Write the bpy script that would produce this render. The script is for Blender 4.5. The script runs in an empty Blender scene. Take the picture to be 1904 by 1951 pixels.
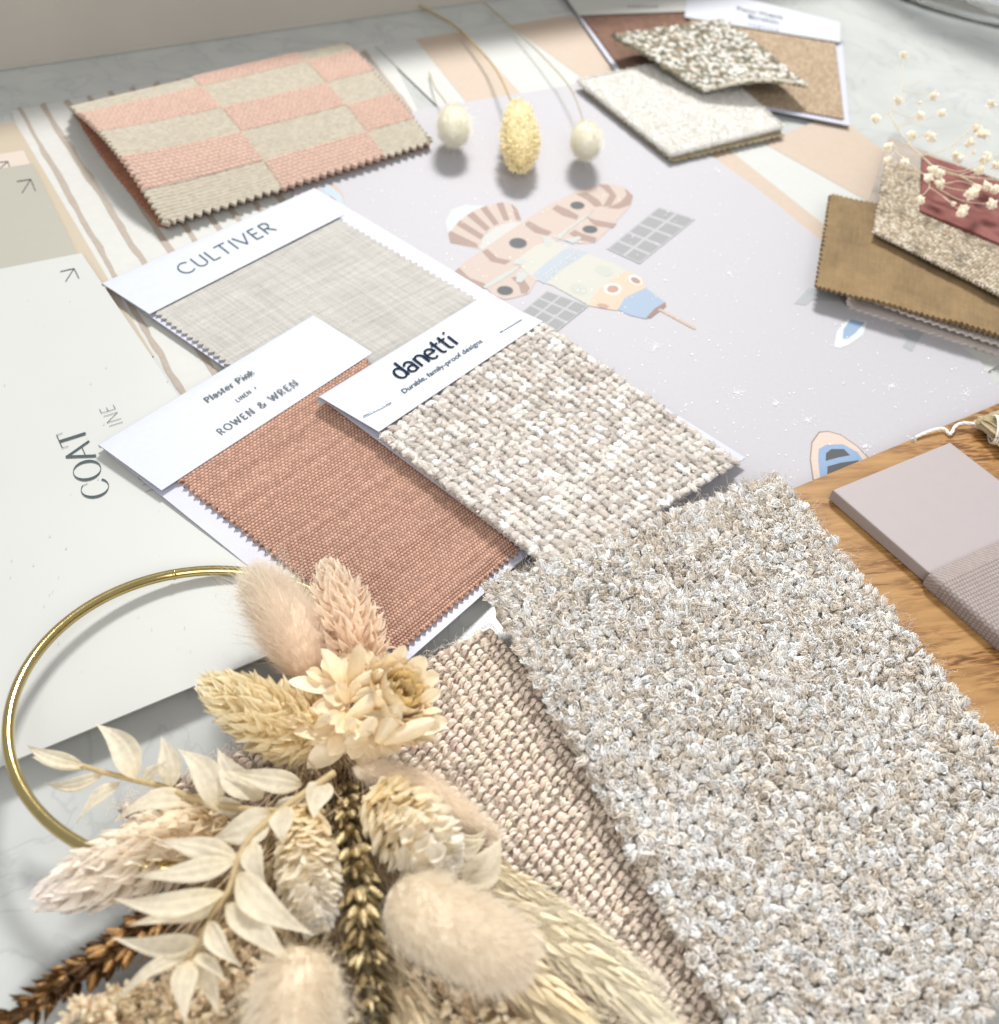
import bpy, math
import numpy as np
from mathutils import Matrix, Vector
SC = bpy.context.scene
COL = SC.collection
RNG = np.random.default_rng(7)

# ---------------------------------------------------------------- camera
FPX, PITCH, ROLL, HCAM = 2000.0, 0.842, 0.125, 0.32
CX, CY = 952.0, 975.5
_F = np.array([0, math.cos(PITCH), -math.sin(PITCH)])
_U = np.array([0, math.sin(PITCH), math.cos(PITCH)])
_R = np.array([1.0, 0, 0])
CXv = math.cos(ROLL) * _R + math.sin(ROLL) * _U
CYv = -math.sin(ROLL) * _R + math.cos(ROLL) * _U
EYE = np.array([0, 0, HCAM])
cam_d = bpy.data.cameras.new('camera')
cam = bpy.data.objects.new('camera', cam_d)
COL.objects.link(cam)
M = Matrix.Identity(4)
for i in range(3):
    M[i][0] = CXv[i]; M[i][1] = CYv[i]; M[i][2] = -_F[i]; M[i][3] = EYE[i]
cam.matrix_world = M
cam_d.sensor_fit = 'HORIZONTAL'; cam_d.sensor_width = 36
cam_d.lens = 36 * FPX / 1904
cam_d.clip_start = 0.01; cam_d.clip_end = 50
cam_d.dof.use_dof = True
cam_d.dof.focus_distance = 0.40
cam_d.dof.aperture_fstop = 11
SC.camera = cam

# ---------------------------------------------------------------- world, window light and added fill
world = bpy.data.worlds.new('World'); SC.world = world
world.use_nodes = True
wn = world.node_tree.nodes; wl = world.node_tree.links
bg = wn['Background']
tc = wn.new('ShaderNodeTexCoord'); sep = wn.new('ShaderNodeSeparateXYZ')
wl.new(tc.outputs['Generated'], sep.inputs[0])
rmp = wn.new('ShaderNodeValToRGB')
mr = wn.new('ShaderNodeMapRange'); mr.inputs[1].default_value = -1; mr.inputs[2].default_value = 1
wl.new(sep.outputs['Y'], mr.inputs[0]); wl.new(mr.outputs[0], rmp.inputs[0]); wl.new(rmp.outputs[0], bg.inputs[0])
rmp.color_ramp.elements[0].position = 0.1; rmp.color_ramp.elements[0].color = (0.85, 0.84, 0.83, 1)
rmp.color_ramp.elements[1].position = 0.95; rmp.color_ramp.elements[1].color = (1.0, 1.02, 1.06, 1)
e_ = rmp.color_ramp.elements.new(0.45); e_.color = (0.85, 0.85, 0.85, 1)
bg.inputs[1].default_value = 0.52
def area(name, loc, target, sx, sy, power, color):
    l = bpy.data.lights.new(name, 'AREA'); l.shape = 'RECTANGLE'; l.size = sx; l.size_y = sy
    l.energy = power; l.color = color
    o = bpy.data.objects.new(name, l); COL.objects.link(o)
    o.location = loc
    o.rotation_euler = (Vector(target) - Vector(loc)).to_track_quat('-Z', 'Y').to_euler()
    return o
area('window_light', (-0.05, 1.75, 1.60), (0.03, 0.20, 0), 0.40, 0.32, 52, (1.0, 0.985, 0.96))
area('fill_light', (0.15, -0.75, 1.05), (-0.02, 0.22, 0), 1.1, 0.9, 12, (1.0, 0.975, 0.94))  # unseen soft fill added on the camera side to brighten the dried flowers
vs = SC.view_settings
vs.view_transform = 'Standard'; vs.look = 'None'; vs.exposure = 0.22; vs.gamma = 1
SC.cycles.max_bounces = 14; SC.cycles.diffuse_bounces = 8; SC.cycles.transmission_bounces = 10; SC.cycles.transparent_max_bounces = 8
SC.cycles.use_denoising = True

# ---------------------------------------------------------------- maths helpers
def P(u, v, z=0.0):
    u = np.asarray(u, float); v = np.asarray(v, float); z = np.asarray(z, float)
    d = _F + ((u - CX) / FPX)[..., None] * CXv - ((v - CY) / FPX)[..., None] * CYv
    t = (z - HCAM) / d[..., 2]
    return EYE + d * t[..., None]
def S(u, v, z=0.0):
    return np.dot(P(u, v, z) - EYE, _F) / FPX        # metres per picture unit at that point
def Pplane(u, v, p0, n):
    d = _F + ((np.asarray(u, float) - CX) / FPX)[..., None] * CXv - ((np.asarray(v, float) - CY) / FPX)[..., None] * CYv
    t = ((p0 - EYE) @ n) / (d @ n)
    return EYE + d * t[..., None]
def soft(c, m=0.93):
    c = np.asarray(c, float); k = c.max(-1, keepdims=True); return np.clip(c * np.where(k > m, m / np.maximum(k, 1e-6), 1), 0, 1)
def lin(r, g, b):
    c = np.array([r, g, b], float) / 255
    return tuple(np.where(c <= 0.04045, c / 12.92, ((c + 0.055) / 1.055) ** 2.4))
def unit(a):
    return a / np.maximum(np.linalg.norm(a, axis=-1, keepdims=True), 1e-12)
def _h(ix, iy, seed):
    n = (ix.astype(np.int64) * 374761393 + iy.astype(np.int64) * 668265263 + seed * 974711) & 0x7fffffff
    n = ((n ^ (n >> 13)) * 1274126177) & 0x7fffffff
    n = (n ^ (n >> 16)) & 0x7fffffff
    return n / 0x7fffffff
def vn(x, y, seed=0):
    ix = np.floor(x); iy = np.floor(y); fx = x - ix; fy = y - iy
    fx = fx * fx * (3 - 2 * fx); fy = fy * fy * (3 - 2 * fy)
    a = _h(ix, iy, seed); b = _h(ix + 1, iy, seed); c = _h(ix, iy + 1, seed); d = _h(ix + 1, iy + 1, seed)
    return (a * (1 - fx) + b * fx) * (1 - fy) + (c * (1 - fx) + d * fx) * fy
def fbm(x, y, seed=0, o=3):
    s = 0; a = 0.5
    for k in range(o):
        s = s + a * vn(x * 2 ** k, y * 2 ** k, seed + k); a *= 0.5
    return s / (1 - 0.5 ** o)
def smooth_path(pts, n=40):
    p = np.asarray(pts, float)
    if len(p) == 2:
        t = np.linspace(0, 1, n)[:, None]; return p[0] * (1 - t) + p[1] * t
    q = np.vstack([2 * p[0] - p[1], p, 2 * p[-1] - p[-2]])
    u = np.linspace(0, len(p) - 1, n); i = np.minimum(u.astype(int), len(p) - 2); f = (u - i)[:, None]
    a, b, c, d = q[i], q[i + 1], q[i + 2], q[i + 3]
    return 0.5 * (2 * b + (c - a) * f + (2 * a - 5 * b + 4 * c - d) * f ** 2 + (3 * b - a - 3 * c + d) * f ** 3)
def pxpath(pts, n=40):
    return smooth_path(np.array([P(*p) for p in pts]), n)
def frames(p):
    """tangent, normal, binormal along a path"""
    t = unit(np.gradient(p, axis=0))
    ref = np.array([0.1, 0.2, 1.0]); a = unit(np.cross(t, ref)); b = np.cross(t, a)
    return t, a, b

# ---------------------------------------------------------------- object helpers
OFF = {}
def props(o, label, cat, group=None, kind=None):
    if label: o['label'] = label
    if cat: o['category'] = cat
    if group: o['group'] = group
    if kind: o['kind'] = kind
def thing(name, label, cat, loc, group=None):
    o = bpy.data.objects.new(name, None); COL.objects.link(o)
    o.location = tuple(loc); o.empty_display_size = 0.01
    OFF[o.name] = np.array(loc, float); props(o, label, cat, group)
    return o
def mesh(name, V, F, mat, parent=None, col=None, uv=None, smooth=True, label=None):
    V = np.asarray(V, float)
    if parent is not None: V = V - OFF[parent.name]
    me = bpy.data.meshes.new(name)
    Fs = F if isinstance(F, list) else [F]
    Fs = [np.asarray(f, np.int32) for f in Fs if len(f)]
    nl = sum(f.size for f in Fs); nf = sum(len(f) for f in Fs)
    me.vertices.add(len(V)); me.vertices.foreach_set('co', V.astype(np.float32).ravel())
    me.loops.add(nl); me.loops.foreach_set('vertex_index', np.concatenate([f.ravel() for f in Fs]))
    me.polygons.add(nf)
    st = []; k = 0
    for f in Fs:
        st.append(k + np.arange(len(f)) * f.shape[1]); k += f.size
    me.polygons.foreach_set('loop_start', np.concatenate(st).astype(np.int32))
    me.polygons.foreach_set('use_smooth', np.full(nf, bool(smooth)))
    if col is not None:
        col = np.asarray(col, np.float32)
        if col.ndim == 1: col = np.tile(col, (len(V), 1))
        c4 = np.ones((len(V), 4), np.float32); c4[:, :3] = col
        at = me.color_attributes.new('Col', 'FLOAT_COLOR', 'POINT'); at.data.foreach_set('color', c4.ravel())
    if uv is not None:
        at = me.attributes.new('uvm', 'FLOAT2', 'POINT'); at.data.foreach_set('vector', np.asarray(uv, np.float32).ravel())
    me.update(calc_edges=True); me.validate()
    for m in (mat if isinstance(mat, (list, tuple)) else [mat]): me.materials.append(m)
    o = bpy.data.objects.new(name, me); COL.objects.link(o)
    if parent is not None:
        root = parent if parent.type == 'EMPTY' else parent
        o.parent = parent; OFF[o.name] = OFF[parent.name]
    else: OFF[o.name] = np.zeros(3)
    if label: o['label'] = label
    return o
class Bag:
    """collects geometry for one mesh"""
    def __init__(s): s.V = []; s.Q = []; s.T = []; s.C = []; s.n = 0
    def add(s, V, F, C=(1, 1, 1)):
        V = np.asarray(V, float); F = np.asarray(F, np.int64)
        C = np.asarray(C, float)
        if C.ndim == 1: C = np.tile(C, (len(V), 1))
        (s.Q if F.shape[1] == 4 else s.T).append(F + s.n)
        s.V.append(V); s.C.append(C); s.n += len(V); return s
    def build(s, name, mat, parent=None, **k):
        F = []
        if s.Q: F.append(np.vstack(s.Q))
        if s.T: F.append(np.vstack(s.T))
        return mesh(name, np.vstack(s.V), F, mat, parent, col=np.vstack(s.C), **k)
def strands(Pt, R, C, sides=3):
    """Pt [N,K,3], R [N,K] radii, C [N,3] or [N,K,3] colours -> geometry of thin tubes"""
    N, K, _ = Pt.shape
    R = np.broadcast_to(R, (N, K))
    T = unit(np.gradient(Pt, axis=1))
    ref = np.where(np.abs(T[..., 2:3]) > 0.9, np.array([1.0, 0, 0]), np.array([0, 0, 1.0]))
    A = unit(np.cross(T, ref)); B = np.cross(T, A)
    ang = np.arange(sides) * 2 * np.pi / sides
    V = Pt[:, :, None, :] + R[:, :, None, None] * (np.cos(ang)[:, None] * A[:, :, None, :] + np.sin(ang)[:, None] * B[:, :, None, :])
    V = V.reshape(-1, 3)
    k = np.arange(K - 1)[:, None]; s = np.arange(sides)[None]
    q = np.stack([k * sides + s, k * sides + (s + 1) % sides, (k + 1) * sides + (s + 1) % sides, (k + 1) * sides + s], -1).reshape(-1, 4)
    F = (q[None] + (np.arange(N) * K * sides)[:, None, None]).reshape(-1, 4)
    C = np.asarray(C, float)
    if C.ndim == 1: C = np.tile(C, (N, 1))
    if C.ndim == 2: C = np.repeat(C[:, None], K, 1)
    C = np.repeat(C[:, :, None], sides, 2).reshape(-1, 3)
    return V, F, C
def inst(tV, tF, pos, X, Y, Z, C):
    """copies of a template; X,Y,Z are [N,3] scaled axes"""
    N = len(pos); n = len(tV)
    V = pos[:, None] + tV[None, :, 0:1] * X[:, None] + tV[None, :, 1:2] * Y[:, None] + tV[None, :, 2:3] * Z[:, None]
    F = (tF[None] + (np.arange(N) * n)[:, None, None]).reshape(-1, tF.shape[1])
    C = np.asarray(C, float)
    if C.ndim == 2: C = np.repeat(C[:, None], n, 1)
    return V.reshape(-1, 3), F, C.reshape(-1, 3)
def gridF(ns, nt):
    i = np.arange(nt - 1)[:, None] * ns + np.arange(ns - 1)[None]
    return np.stack([i, i + 1, i + ns + 1, i + ns], -1).reshape(-1, 4)
def ellipsoid(nu=8, nv=6, groove=0, gd=0.12, twist=1.5, tilt=0):
    """unit ellipsoid along Y, optional helical yarn grooves"""
    V = []; 
    for j in range(nv + 1):
        a = math.pi * (0.06 + 0.88 * j / nv)
        for i in range(nu):
            b = 2 * math.pi * i / nu
            r = math.sin(a) * (1 + gd * math.cos(groove * b + twist * 2 * a)) if groove else math.sin(a)
            V.append((r * math.cos(b), -math.cos(a), r * math.sin(b)))
    V = np.array(V); F = []
    for j in range(nv):
        for i in range(nu):
            F.append((j * nu + i, (j + 1) * nu + i, (j + 1) * nu + (i + 1) % nu, j * nu + (i + 1) % nu))
    n = len(V); V = np.vstack([V, [[0, -1.0, 0], [0, 1.0, 0]]])
    T = [(n, i, (i + 1) % nu) for i in range(nu)] + [(n + 1, nv * nu + (i + 1) % nu, nv * nu + i) for i in range(nu)]
    F = F + [(a, b, c, c) for a, b, c in T]
    # caps as quads with a repeated vertex are not allowed: use a tiny split
    F = [f for f in F if f[2] != f[3]]
    return V[:n], np.array(F)
def blade(ns=5, nt=8, tip=1.0, fold=0.25, curl=0.15, wmax=0.4, base=0.15):
    """leaf shaped sheet: Y from 0 to 1, half width 0.5 along X, Z up"""
    t = np.linspace(0, 1, nt)
    w = np.where(t < wmax, np.sin(np.clip(t / wmax, 0, 1) * np.pi / 2) * (1 - base) + base, np.cos(np.clip((t - wmax) / (1 - wmax), 0, 1) * np.pi / 2) ** tip)
    w[-1] = 0.02
    s = np.linspace(-1, 1, ns)
    X = w[:, None] * s[None] * 0.5
    Y = np.repeat(t[:, None], ns, 1)
    Z = fold * np.abs(s)[None] * w[:, None] + curl * (t[:, None] - 0.5) ** 2 * 4 * 1.0
    return np.stack([X, Y, Z], -1).reshape(-1, 3), gridF(ns, nt)

# ---------------------------------------------------------------- materials
def material(name, base=(0.8, 0.8, 0.8), rough=0.6, vc=False, bump=None, bscale=800, sheen=0.0, metal=0.0, transl=0.0,
             noise=None, nscale=200, spec=0.5, coat=0.0, detail=4, k=0.665):
    m = bpy.data.materials.new(name); m.use_nodes = True
    n = m.node_tree.nodes; l = m.node_tree.links
    p = n['Principled BSDF']; out = n['Material Output']
    p.inputs['Roughness'].default_value = rough; p.inputs['Metallic'].default_value = metal
    p.inputs['Specular IOR Level'].default_value = spec
    p.inputs['Sheen Weight'].default_value = sheen; p.inputs['Sheen Roughness'].default_value = 0.4
    p.inputs['Coat Weight'].default_value = coat
    t = n.new('ShaderNodeTexCoord')
    if vc:
        a = n.new('ShaderNodeAttribute'); a.attribute_name = 'Col'; src = a.outputs['Color']
    else:
        r = n.new('ShaderNodeRGB'); r.outputs[0].default_value = (*base, 1); src = r.outputs[0]
    if noise:
        z = n.new('ShaderNodeTexNoise'); z.inputs['Scale'].default_value = nscale; z.inputs['Detail'].default_value = detail
        l.new(t.outputs['Object'], z.inputs['Vector'])
        kk = n.new('ShaderNodeMapRange'); kk.inputs[1].default_value = 0.3; kk.inputs[2].default_value = 0.7
        kk.inputs[3].default_value = 1 - noise; kk.inputs[4].default_value = 1 + noise * 0.6
        l.new(z.outputs['Fac'], kk.inputs[0])
        v = n.new('ShaderNodeVectorMath'); v.operation = 'SCALE'
        l.new(src, v.inputs[0]); l.new(kk.outputs[0], v.inputs['Scale']); src = v.outputs[0]
    if k != 1:
        v = n.new('ShaderNodeVectorMath'); v.operation = 'SCALE'; v.inputs['Scale'].default_value = k
        l.new(src, v.inputs[0]); src = v.outputs[0]
    l.new(src, p.inputs['Base Color'])
    if bump:
        z = n.new('ShaderNodeTexNoise'); z.inputs['Scale'].default_value = bscale; z.inputs['Detail'].default_value = 3
        l.new(t.outputs['Object'], z.inputs['Vector'])
        b = n.new('ShaderNodeBump'); b.inputs['Strength'].default_value = 1; b.inputs['Distance'].default_value = bump
        l.new(z.outputs['Fac'], b.inputs['Height']); l.new(b.outputs[0], p.inputs['Normal'])
    if transl:
        tr = n.new('ShaderNodeBsdfTranslucent'); mx = n.new('ShaderNodeMixShader'); mx.inputs[0].default_value = transl
        l.new(src, tr.inputs[0]); l.new(p.outputs[0], mx.inputs[1]); l.new(tr.outputs[0], mx.inputs[2])
        l.new(mx.outputs[0], out.inputs[0])
    return m
M_card = material('white_card', lin(218, 222, 231), 0.55, noise=0.02, nscale=300, bump=0.00003, bscale=1500)
M_cardcool = material('cool_white_card', lin(214, 216, 234), 0.5, noise=0.02, nscale=300, bump=0.00003, bscale=1500)
M_vc = material('printed_paper', vc=True, rough=0.55, noise=0.03, nscale=150, bump=0.00003, bscale=1200)
M_fab = material('cloth', vc=True, rough=0.85, sheen=0.15, noise=0.10, nscale=1500, bump=0.00008, bscale=3500, spec=0.2)
M_yarn = material('yarn', vc=True, rough=0.8, sheen=0.2, noise=0.15, nscale=1300, bump=0.00025, bscale=3000, spec=0.25, transl=0.03, k=1)
M_pile = material('pile_yarn', vc=True, rough=0.7, sheen=0.1, noise=0.14, nscale=1800, bump=0.0003, bscale=3200, spec=0.2, transl=0.04, k=1)
M_fibre = material('fibre', vc=True, rough=0.55, spec=0.35, transl=0.06, k=1)
M_hair = material('soft_hair', vc=True, rough=0.7, spec=0.1, transl=0.06, k=1)
M_bract = material('dry_bract', vc=True, rough=0.55, spec=0.3, transl=0.35, noise=0.08, nscale=700, k=1)
M_leaf = material('bleached_leaf', vc=True, rough=0.6, spec=0.25, transl=0.36, noise=0.13, nscale=500, bump=0.0002, bscale=900, k=0.85)
M_petal = material('papery_petal', vc=True, rough=0.35, spec=0.5, transl=0.35, noise=0.06, nscale=350, bump=0.0001, bscale=600, k=1)
M_gold = material('gold_seed', vc=True, rough=0.46, metal=0.8, noise=0.35, nscale=1100, bump=0.0004, bscale=1800, k=0.9)
M_brass = material('polished_brass', lin(226, 204, 140), 0.12, metal=1.0, noise=0.08, nscale=120, bump=0.00004, bscale=400)
M_ink = material('grey_ink', lin(110, 122, 130), 0.8, spec=0.1)
M_navy = material('navy_ink', lin(20, 42, 68), 0.8, spec=0.1)
M_slate = material('slate_ink', lin(84, 104, 126), 0.8, spec=0.1)
M_soft = material('pale_ink', lin(112, 122, 126), 0.8, spec=0.1)
M_dark = material('coat_ink', lin(88, 100, 104), 0.8, spec=0.1)

# ---------------------------------------------------------------- sheets and cards
def bil(c):
    c = np.asarray(c, float)
    def f(s, t):
        s = np.asarray(s)[..., None]; t = np.asarray(t)[..., None]
        return (c[0] * (1 - s) + c[1] * s) * (1 - t) + (c[3] * (1 - s) + c[2] * s) * t
    return f
def quad(px, z):
    if np.isscalar(z): z = [z] * 4
    return bil([P(a[0], a[1], zz) for a, zz in zip(px, z)])
def tri(x):
    return np.abs((x % 1) - 0.5) * 2
def sheet(name, f, ns, nt, th, mat, parent=None, col=None, disp=None, teeth=None, amp=0.0009, label=None, uv=False, rag=0.0, WH=None):
    """f(s,t)->world; teeth: dict side->(count); col/disp: functions of (s,t,W,H)"""
    e = f(np.array([0, 1, 0.5, 0.5]), np.array([0.5, 0.5, 0, 1]))
    W = np.linalg.norm(e[1] - e[0]); H = np.linalg.norm(e[3] - e[2])
    if WH: W, H = WH
    if teeth:
        ns = max(ns, 6 * teeth.get('n', 0) + 1)
        nt = max(nt, 6 * teeth.get('m', 0) + 1)
    s = np.linspace(0, 1, ns); t = np.linspace(0, 1, nt)
    Sg, Tg = np.meshgrid(s, t)
    S2, T2 = Sg.copy(), Tg.copy()
    if teeth:
        aw, ah = amp / W, amp / H
        jl = 1 + 0.5 * (vn(Tg * teeth.get('m', 1), Tg * 0, 5) - 0.5); jt = 1 + 0.5 * (vn(Sg * teeth.get('n', 1), Sg * 0, 6) - 0.5)
        L = tri(Tg * teeth['m']) * aw * jl if teeth.get('l') else 0 * Tg
        Rr = tri(Tg * teeth['m'] + 0.3) * aw * jl if teeth.get('r') else 0 * Tg
        Tp = tri(Sg * teeth['n']) * ah * jt if teeth.get('t') else 0 * Tg
        B = tri(Sg * teeth['n'] + 0.3) * ah * jt if teeth.get('b') else 0 * Tg
        # only the rim moves: the teeth fade out inwards
        wl_ = np.clip(1 - Sg * W / (3 * amp), 0, 1); wr_ = np.clip(1 - (1 - Sg) * W / (3 * amp), 0, 1)
        wt_ = np.clip(1 - Tg * H / (3 * amp), 0, 1); wb_ = np.clip(1 - (1 - Tg) * H / (3 * amp), 0, 1)
        S2 = Sg + L * wl_ - Rr * wr_; T2 = Tg + Tp * wt_ - B * wb_
    elif rag:
        S2 = Sg + (vn(Tg * 60, Tg * 0, 3) - 0.5) * rag / W * (np.abs(Sg - 0.5) * 2) ** 8 * np.sign(Sg - 0.5)
        T2 = Tg + (vn(Sg * 60, Sg * 0, 4) - 0.5) * rag / H * (np.abs(Tg - 0.5) * 2) ** 8 * np.sign(Tg - 0.5)
    Pt = f(S2, T2)
    ds = np.gradient(Pt, axis=1); dt = np.gradient(Pt, axis=0)
    N = unit(np.cross(dt, ds))
    if disp is not None: Pt_top = Pt + N * disp(S2, T2, W, H)[..., None]
    else: Pt_top = Pt
    bot = Pt - N * th
    V = np.vstack([Pt_top.reshape(-1, 3), bot.reshape(-1, 3)])
    n = ns * nt; F = gridF(ns, nt)[:, ::-1]; Fb = gridF(ns, nt) + n
    ring = np.concatenate([np.arange(ns), np.arange(1, nt) * ns + ns - 1, (nt - 1) * ns + np.arange(ns - 2, -1, -1), np.arange(nt - 2, 0, -1) * ns])
    r2 = np.roll(ring, -1)
    m_ = len(ring); V = np.vstack([V, V[ring], V[ring + n]]); i_ = np.arange(m_); j_ = np.roll(i_, -1)
    side = np.stack([2 * n + i_, 2 * n + j_, 2 * n + m_ + j_, 2 * n + m_ + i_], -1)
    c = None
    if col is not None:
        c = np.asarray(col(S2, T2, W, H) if callable(col) else np.tile(np.array(col, float), (n, 1))).reshape(-1, 3)
        c = np.vstack([c, c * 0.92, c[ring], c[ring]])
    return mesh(name, V, [np.vstack([F, Fb, side])], mat, parent, col=c, label=label)
def card(name, px, z, mat, parent=None, th=0.00045, bend=0.0, label=None, col=None, n=14):
    f0 = quad(px, z)
    f = (lambda s, t: f0(s, t) + np.array([0, 0, 1.0]) * (bend * 4 * s * (1 - s))[..., None]) if bend else f0
    return sheet(name, f, n, n, th, mat, parent, col=col, label=label)

# ---------------------------------------------------------------- lettering
def arc(cx, cy, rx, ry, a0, a1, n=18):
    a = np.radians(np.linspace(a0, a1, n)); return [(cx + rx * math.cos(x), cy + ry * math.sin(x)) for x in a]
G = {
 'A': (0.86, [[(0.03, 0), (0.43, 1)], [(0.41, 1), (0.83, 0)], [(0.17, 0.33), (0.68, 0.33)]], [[(-0.02, 0), (0.13, 0)]]),
 'C': (0.92, [arc(0.5, 0.5, 0.44, 0.5, 48, 315)], [[(0.79, 0.87), (0.81, 0.68)]]),
 'O': (1.0, [arc(0.5, 0.5, 0.45, 0.5, 0, 360, 30)], []),
 'T': (0.74, [[(0.0, 0.985), (0.72, 0.985)], [(0.36, 1), (0.36, 0)]], [[(0.01, 1), (0.0, 0.76)], [(0.71, 1), (0.72, 0.76)]]),
 'U': (0.78, [[(0.08, 1), (0.08, 0.32)] + arc(0.38, 0.3, 0.3, 0.3, 180, 360) + [(0.68, 1)]], []),
 'L': (0.6, [[(0.1, 1), (0.1, 0)], [(0.1, 0.015), (0.55, 0.015)]], [[(0, 1), (0.2, 1)]]),
 'I': (0.26, [[(0.13, 1), (0.13, 0)]], [[(0.03, 1), (0.23, 1)], [(0.03, 0), (0.23, 0)]]),
 'V': (0.8, [[(0.0, 1), (0.38, 0)], [(0.38, 0), (0.76, 1)]], []),
 'E': (0.62, [[(0.1, 1), (0.1, 0)], [(0.1, 0.985), (0.52, 0.985)], [(0.1, 0.52), (0.46, 0.52)], [(0.1, 0.015), (0.54, 0.015)]], [[(0.53, 0), (0.55, 0.14)], [(0.51, 1), (0.52, 0.88)]]),
 'R': (0.72, [[(0.1, 1), (0.1, 0)], [(0.1, 0.985), (0.3, 0.985)] + arc(0.32, 0.73, 0.24, 0.255, 90, -90) + [(0.1, 0.475)], [(0.32, 0.47), (0.66, 0)]], [[(0, 0), (0.2, 0)]]),
 'N': (0.86, [[(0.1, 0), (0.1, 1)], [(0.1, 1), (0.74, 0)], [(0.74, 0), (0.74, 1)]], [[(0, 0), (0.2, 0)], [(0.65, 1), (0.84, 1)]]),
 'W': (1.16, [[(0.0, 1), (0.3, 0)], [(0.3, 0), (0.56, 0.9)], [(0.56, 0.9), (0.84, 0)], [(0.84, 0), (1.12, 1)]], [[(-0.06, 1), (0.08, 1)], [(1.05, 1), (1.18, 1)]]),
 'H': (0.86, [[(0.1, 1), (0.1, 0)], [(0.74, 1), (0.74, 0)], [(0.1, 0.5), (0.74, 0.5)]], []),
 '&': (0.9, [[(0.86, 0.5), (0.74, 0.22)] + arc(0.4, 0.25, 0.3, 0.25, -30, -250) + [(0.5, 0.66)] + arc(0.38, 0.8, 0.15, 0.18, -30, 210) + [(0.34, 0.5), (0.88, 0.0)]], []),
 'P': (0.66, [[(0.1, 1), (0.1, 0)], [(0.1, 0.985), (0.3, 0.985)] + arc(0.3, 0.72, 0.27, 0.265, 90, -90) + [(0.1, 0.455)]], [[(0, 0), (0.22, 0)], [(0, 1), (0.1, 1)]]),
 'l': (0.24, [[(0.1, 1), (0.1, 0)]], [[(0.02, 0), (0.18, 0)], [(0.02, 1), (0.1, 1)]]),
 'a': (0.56, [arc(0.25, 0.46, 0.19, 0.21, 165, 0) + [(0.44, 0.0)], arc(0.25, 0.19, 0.2, 0.19, 20, 340)], [[(0.44, 0), (0.52, 0)]]),
 's': (0.46, [arc(0.22, 0.5, 0.15, 0.16, 40, 250) + arc(0.22, 0.18, 0.17, 0.17, 80, -140)], []),
 't': (0.42, [[(0.14, 0.92), (0.14, 0.16)] + arc(0.27, 0.16, 0.13, 0.15, 180, 290), [(-0.02, 0.66), (0.34, 0.66)]], []),
 'e': (0.56, [[(0.04, 0.36), (0.48, 0.36)] + arc(0.26, 0.33, 0.23, 0.33, 5, 310)], []),
 'r': (0.4, [[(0.1, 0.66), (0.1, 0)], arc(0.28, 0.42, 0.18, 0.23, 170, 60)], [[(0.02, 0), (0.18, 0)]]),
 'i': (0.24, [[(0.1, 0.66), (0.1, 0)], [(0.1, 0.88), (0.1, 1.0)]], [[(0.02, 0), (0.18, 0)]]),
 'n': (0.6, [[(0.1, 0.66), (0.1, 0)], arc(0.3, 0.42, 0.2, 0.24, 175, 0) + [(0.5, 0)]], [[(0.02, 0), (0.18, 0)], [(0.42, 0), (0.58, 0)]]),
 'k': (0.56, [[(0.1, 1), (0.1, 0)], [(0.46, 0.66), (0.12, 0.28)], [(0.2, 0.36), (0.52, 0)]], [[(0.02, 0), (0.18, 0)]]),
 'd': (0.62, [arc(0.28, 0.33, 0.23, 0.33, 0, 360, 26), [(0.51, 1), (0.51, 0)]], []),
 '/': (0.3, [[(0.05, 0.2), (0.2, 0.9)]], []),
 ' ': (0.36, [], []),
}
def stroke_text(txt, tk=0.1, tn=0.1, serif=False, gap=0.12, nib=20):
    """ribbons for every stroke -> verts in text units (cap height 1), quads"""
    V = []; F = []; x0 = 0; lift = 0
    for ch in txt:
        adv, st, sf = G[ch]
        for k, pl in enumerate(st + (sf if serif else [])):
            p = np.array(pl, float) + [x0, 0]
            d = unit(np.gradient(p, axis=0)); nrm = np.stack([-d[:, 1], d[:, 0]], -1)
            th = np.arctan2(d[:, 1], d[:, 0])
            w = tn + (tk - tn) * np.sin(th + math.radians(nib)) ** 2 if k < len(st) else np.full(len(p), tn)
            L = p + nrm * w[:, None] / 2; Rr = p - nrm * w[:, None] / 2
            b = len(V); lift += 1
            for a, c in zip(L, Rr): V.append((*a, lift)); V.append((*c, lift))
            for i in range(len(p) - 1): F.append((b + 2 * i, b + 2 * i + 1, b + 2 * i + 3, b + 2 * i + 2))
        x0 += adv + gap
    V = np.array(V, float); wd = x0 - gap
    V[:, 0] /= wd
    return V, np.array(F)
def font_text(txt, bold=0.0):
    cu = bpy.data.curves.new('t', 'FONT'); cu.body = txt; cu.offset = bold; o = bpy.data.objects.new('t', cu); COL.objects.link(o)
    bpy.context.view_layer.update()
    me = bpy.data.meshes.new_from_object(o.evaluated_get(bpy.context.evaluated_depsgraph_get()))
    V = np.array([v.co[:] for v in me.vertices]); F = [tuple(p.vertices) for p in me.polygons]
    bpy.data.objects.remove(o); bpy.data.curves.remove(cu); bpy.data.meshes.remove(me)
    T = [(f[0], f[i], f[i + 1]) for f in F for i in range(1, len(f) - 1)]
    V[:, 0] -= V[:, 0].min(); V[:, 0] /= V[:, 0].max(); V[:, 1] /= 0.72; V[:, 2] = 0
    return V, np.array(T)
def put_text(name, TV, b0, b1, up, plane, mat, parent, lift=0.00035):
    b0, b1, up = map(lambda q: np.array(q, float), (b0, b1, up))
    px = b0 + TV[0][:, 0:1] * (b1 - b0) + TV[0][:, 1:2] * up
    p0, n = plane
    W = Pplane(px[:, 0], px[:, 1], p0 + n * lift, n) + n * (TV[0][:, 2:3] * 0.000012)
    return mesh(name, W, TV[1], mat, parent, smooth=False)
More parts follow.
